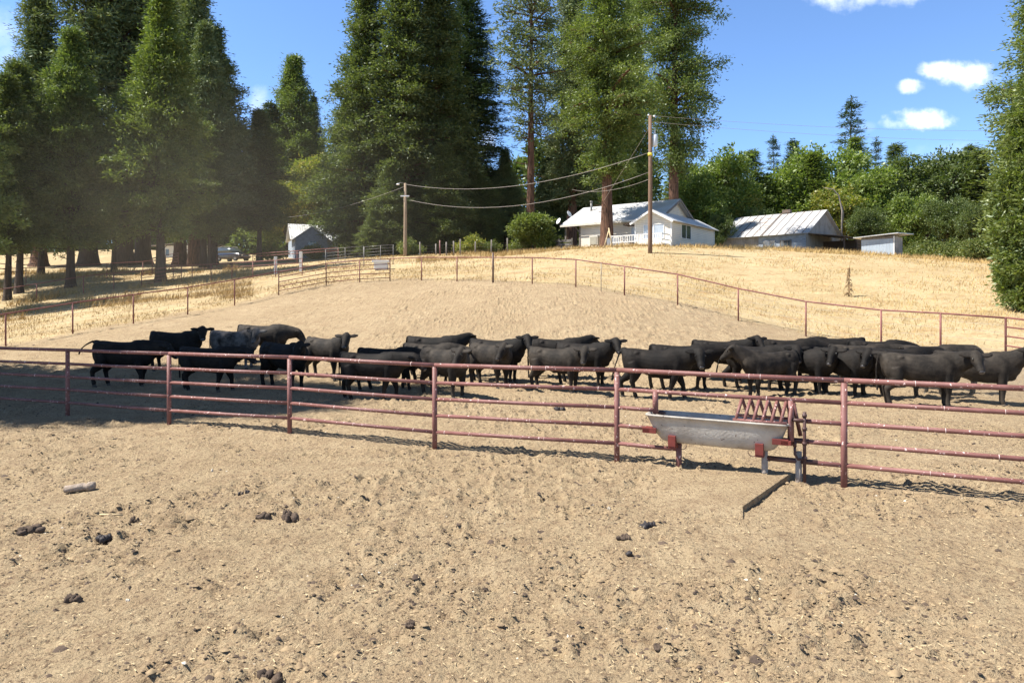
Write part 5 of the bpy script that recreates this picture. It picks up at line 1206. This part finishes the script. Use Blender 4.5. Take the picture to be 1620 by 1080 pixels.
# ------------------------------------------------------------------ utility poles and lines
def pole(px, Y, ytop, r, label, m):
    p = G(px, Y); zt = CZ + (HY - ytop) / F * Y; root = empty('utility_pole', p, 0, label, 'pole')
    b = MB(); b.tube([(0, 0, -.5), (0, 0, 1), (0.02, 0, (zt - p.z) * .6), (0, 0, zt - p.z)], [r * 1.15, r * 1.1, r, r * .82], 12); b.build('shaft', M[m], root, True); return root, p, zt
pa, A_, za = pole(641, 66, 290, .16, 'short pale wooden utility pole with a white lamp arm before the dark trees', 'polepale')
hA = za - A_.z
b = MB(); b.tube([(0, 0, hA - .05), (-.45, -.1, hA + .05), (-.6, -.12, hA - .02)], .03, 6); b.build('lamp_arm', M['galv'], pa, True)
b = MB(); b.blob((-.68, -.12, hA - .12), (.17, .12, .09), 10, 6); b.build('lamp_head', M['insul'], pa, True)
b = MB(); b.box(-.42, .42, -.22, -.14, hA - 1.32, hA - 1.2); b.build('crossarm', M['insul'], pa)
pb, B0, zb_ = pole(1028.5, 50, 183, .145, 'tall dark utility pole with a transformer in front of the house', 'polewood')
hB = zb_ - B0.z
b = MB(); b.tube([(.36, .05, hB - 2.25), (.36, .05, hB - 2.2), (.36, .05, hB - 1.45), (.36, .05, hB - 1.35)], [.15, .19, .19, .1], 14); b.build('transformer', M['transf'], pb, True)
b = MB(); b.tube([(.36, .05, hB - 1.35), (.36, .05, hB - .95)], .035, 8); b.blob((.3, 0, hB - .05), (.08, .08, .08), 8, 6); b.blob((-.12, 0, hB + .03), (.07, .07, .07), 8, 6); b.build('insulators', M['insul'], pb, True)
b = MB(); b.tube([(0, 0, hB - 2.95), (0, 0, hB - 2.75)], .165, 12); b.build('yellow_band', M['yellow'], pb, True)
def wire(a, c, sag, label, r=.018, name='power_line'):
    a = Vector(a); c = Vector(c); pts = []
    for k in range(17): t = k / 16; p = a.lerp(c, t); p.z -= sag * 4 * t * (1 - t); pts.append(p)
    b = MB(); b.tube(pts, r, 5); o = b.build(name, M['cable'], None, True); tag(o, label, 'cable'); return o
a0 = Vector((A_.x, A_.y, za - .1)); a1 = Vector((A_.x + .3, A_.y, za - 1.6)); b0 = Vector((B0.x, B0.y, CZ + (HY - 241) / F * 50)); b1 = Vector((B0.x, B0.y, CZ + (HY - 272) / F * 50))
wire(a0, b0, 1.35, 'upper overhead cable sagging between the two utility poles')
wire(a1, b1, 1.55, 'lower overhead cable sagging between the two utility poles')
wire((B0.x, B0.y, zb_), W(1700, 205, 66), .5, 'upper thin line running right from the top of the tall pole', .010)
wire((B0.x, B0.y, zb_ - .45), W(1700, 222, 66), .5, 'lower thin line running right from the top of the tall pole', .010)
wire((B0.x, B0.y, zb_ - .8), W(955, 318, 57), .0, 'straight guy wire slanting from the tall pole to the giant cedar', .012, 'guy_wire')
wire((B0.x, B0.y, CZ + (HY - 283) / F * 50), W(905, 300, 66), .5, 'short cable from the tall pole towards the house chimney', .014)
wire(a0 - Vector((0, 0, .2)), W(420, 345, 95), .8, 'cable running left from the pale pole into the trees', .016)
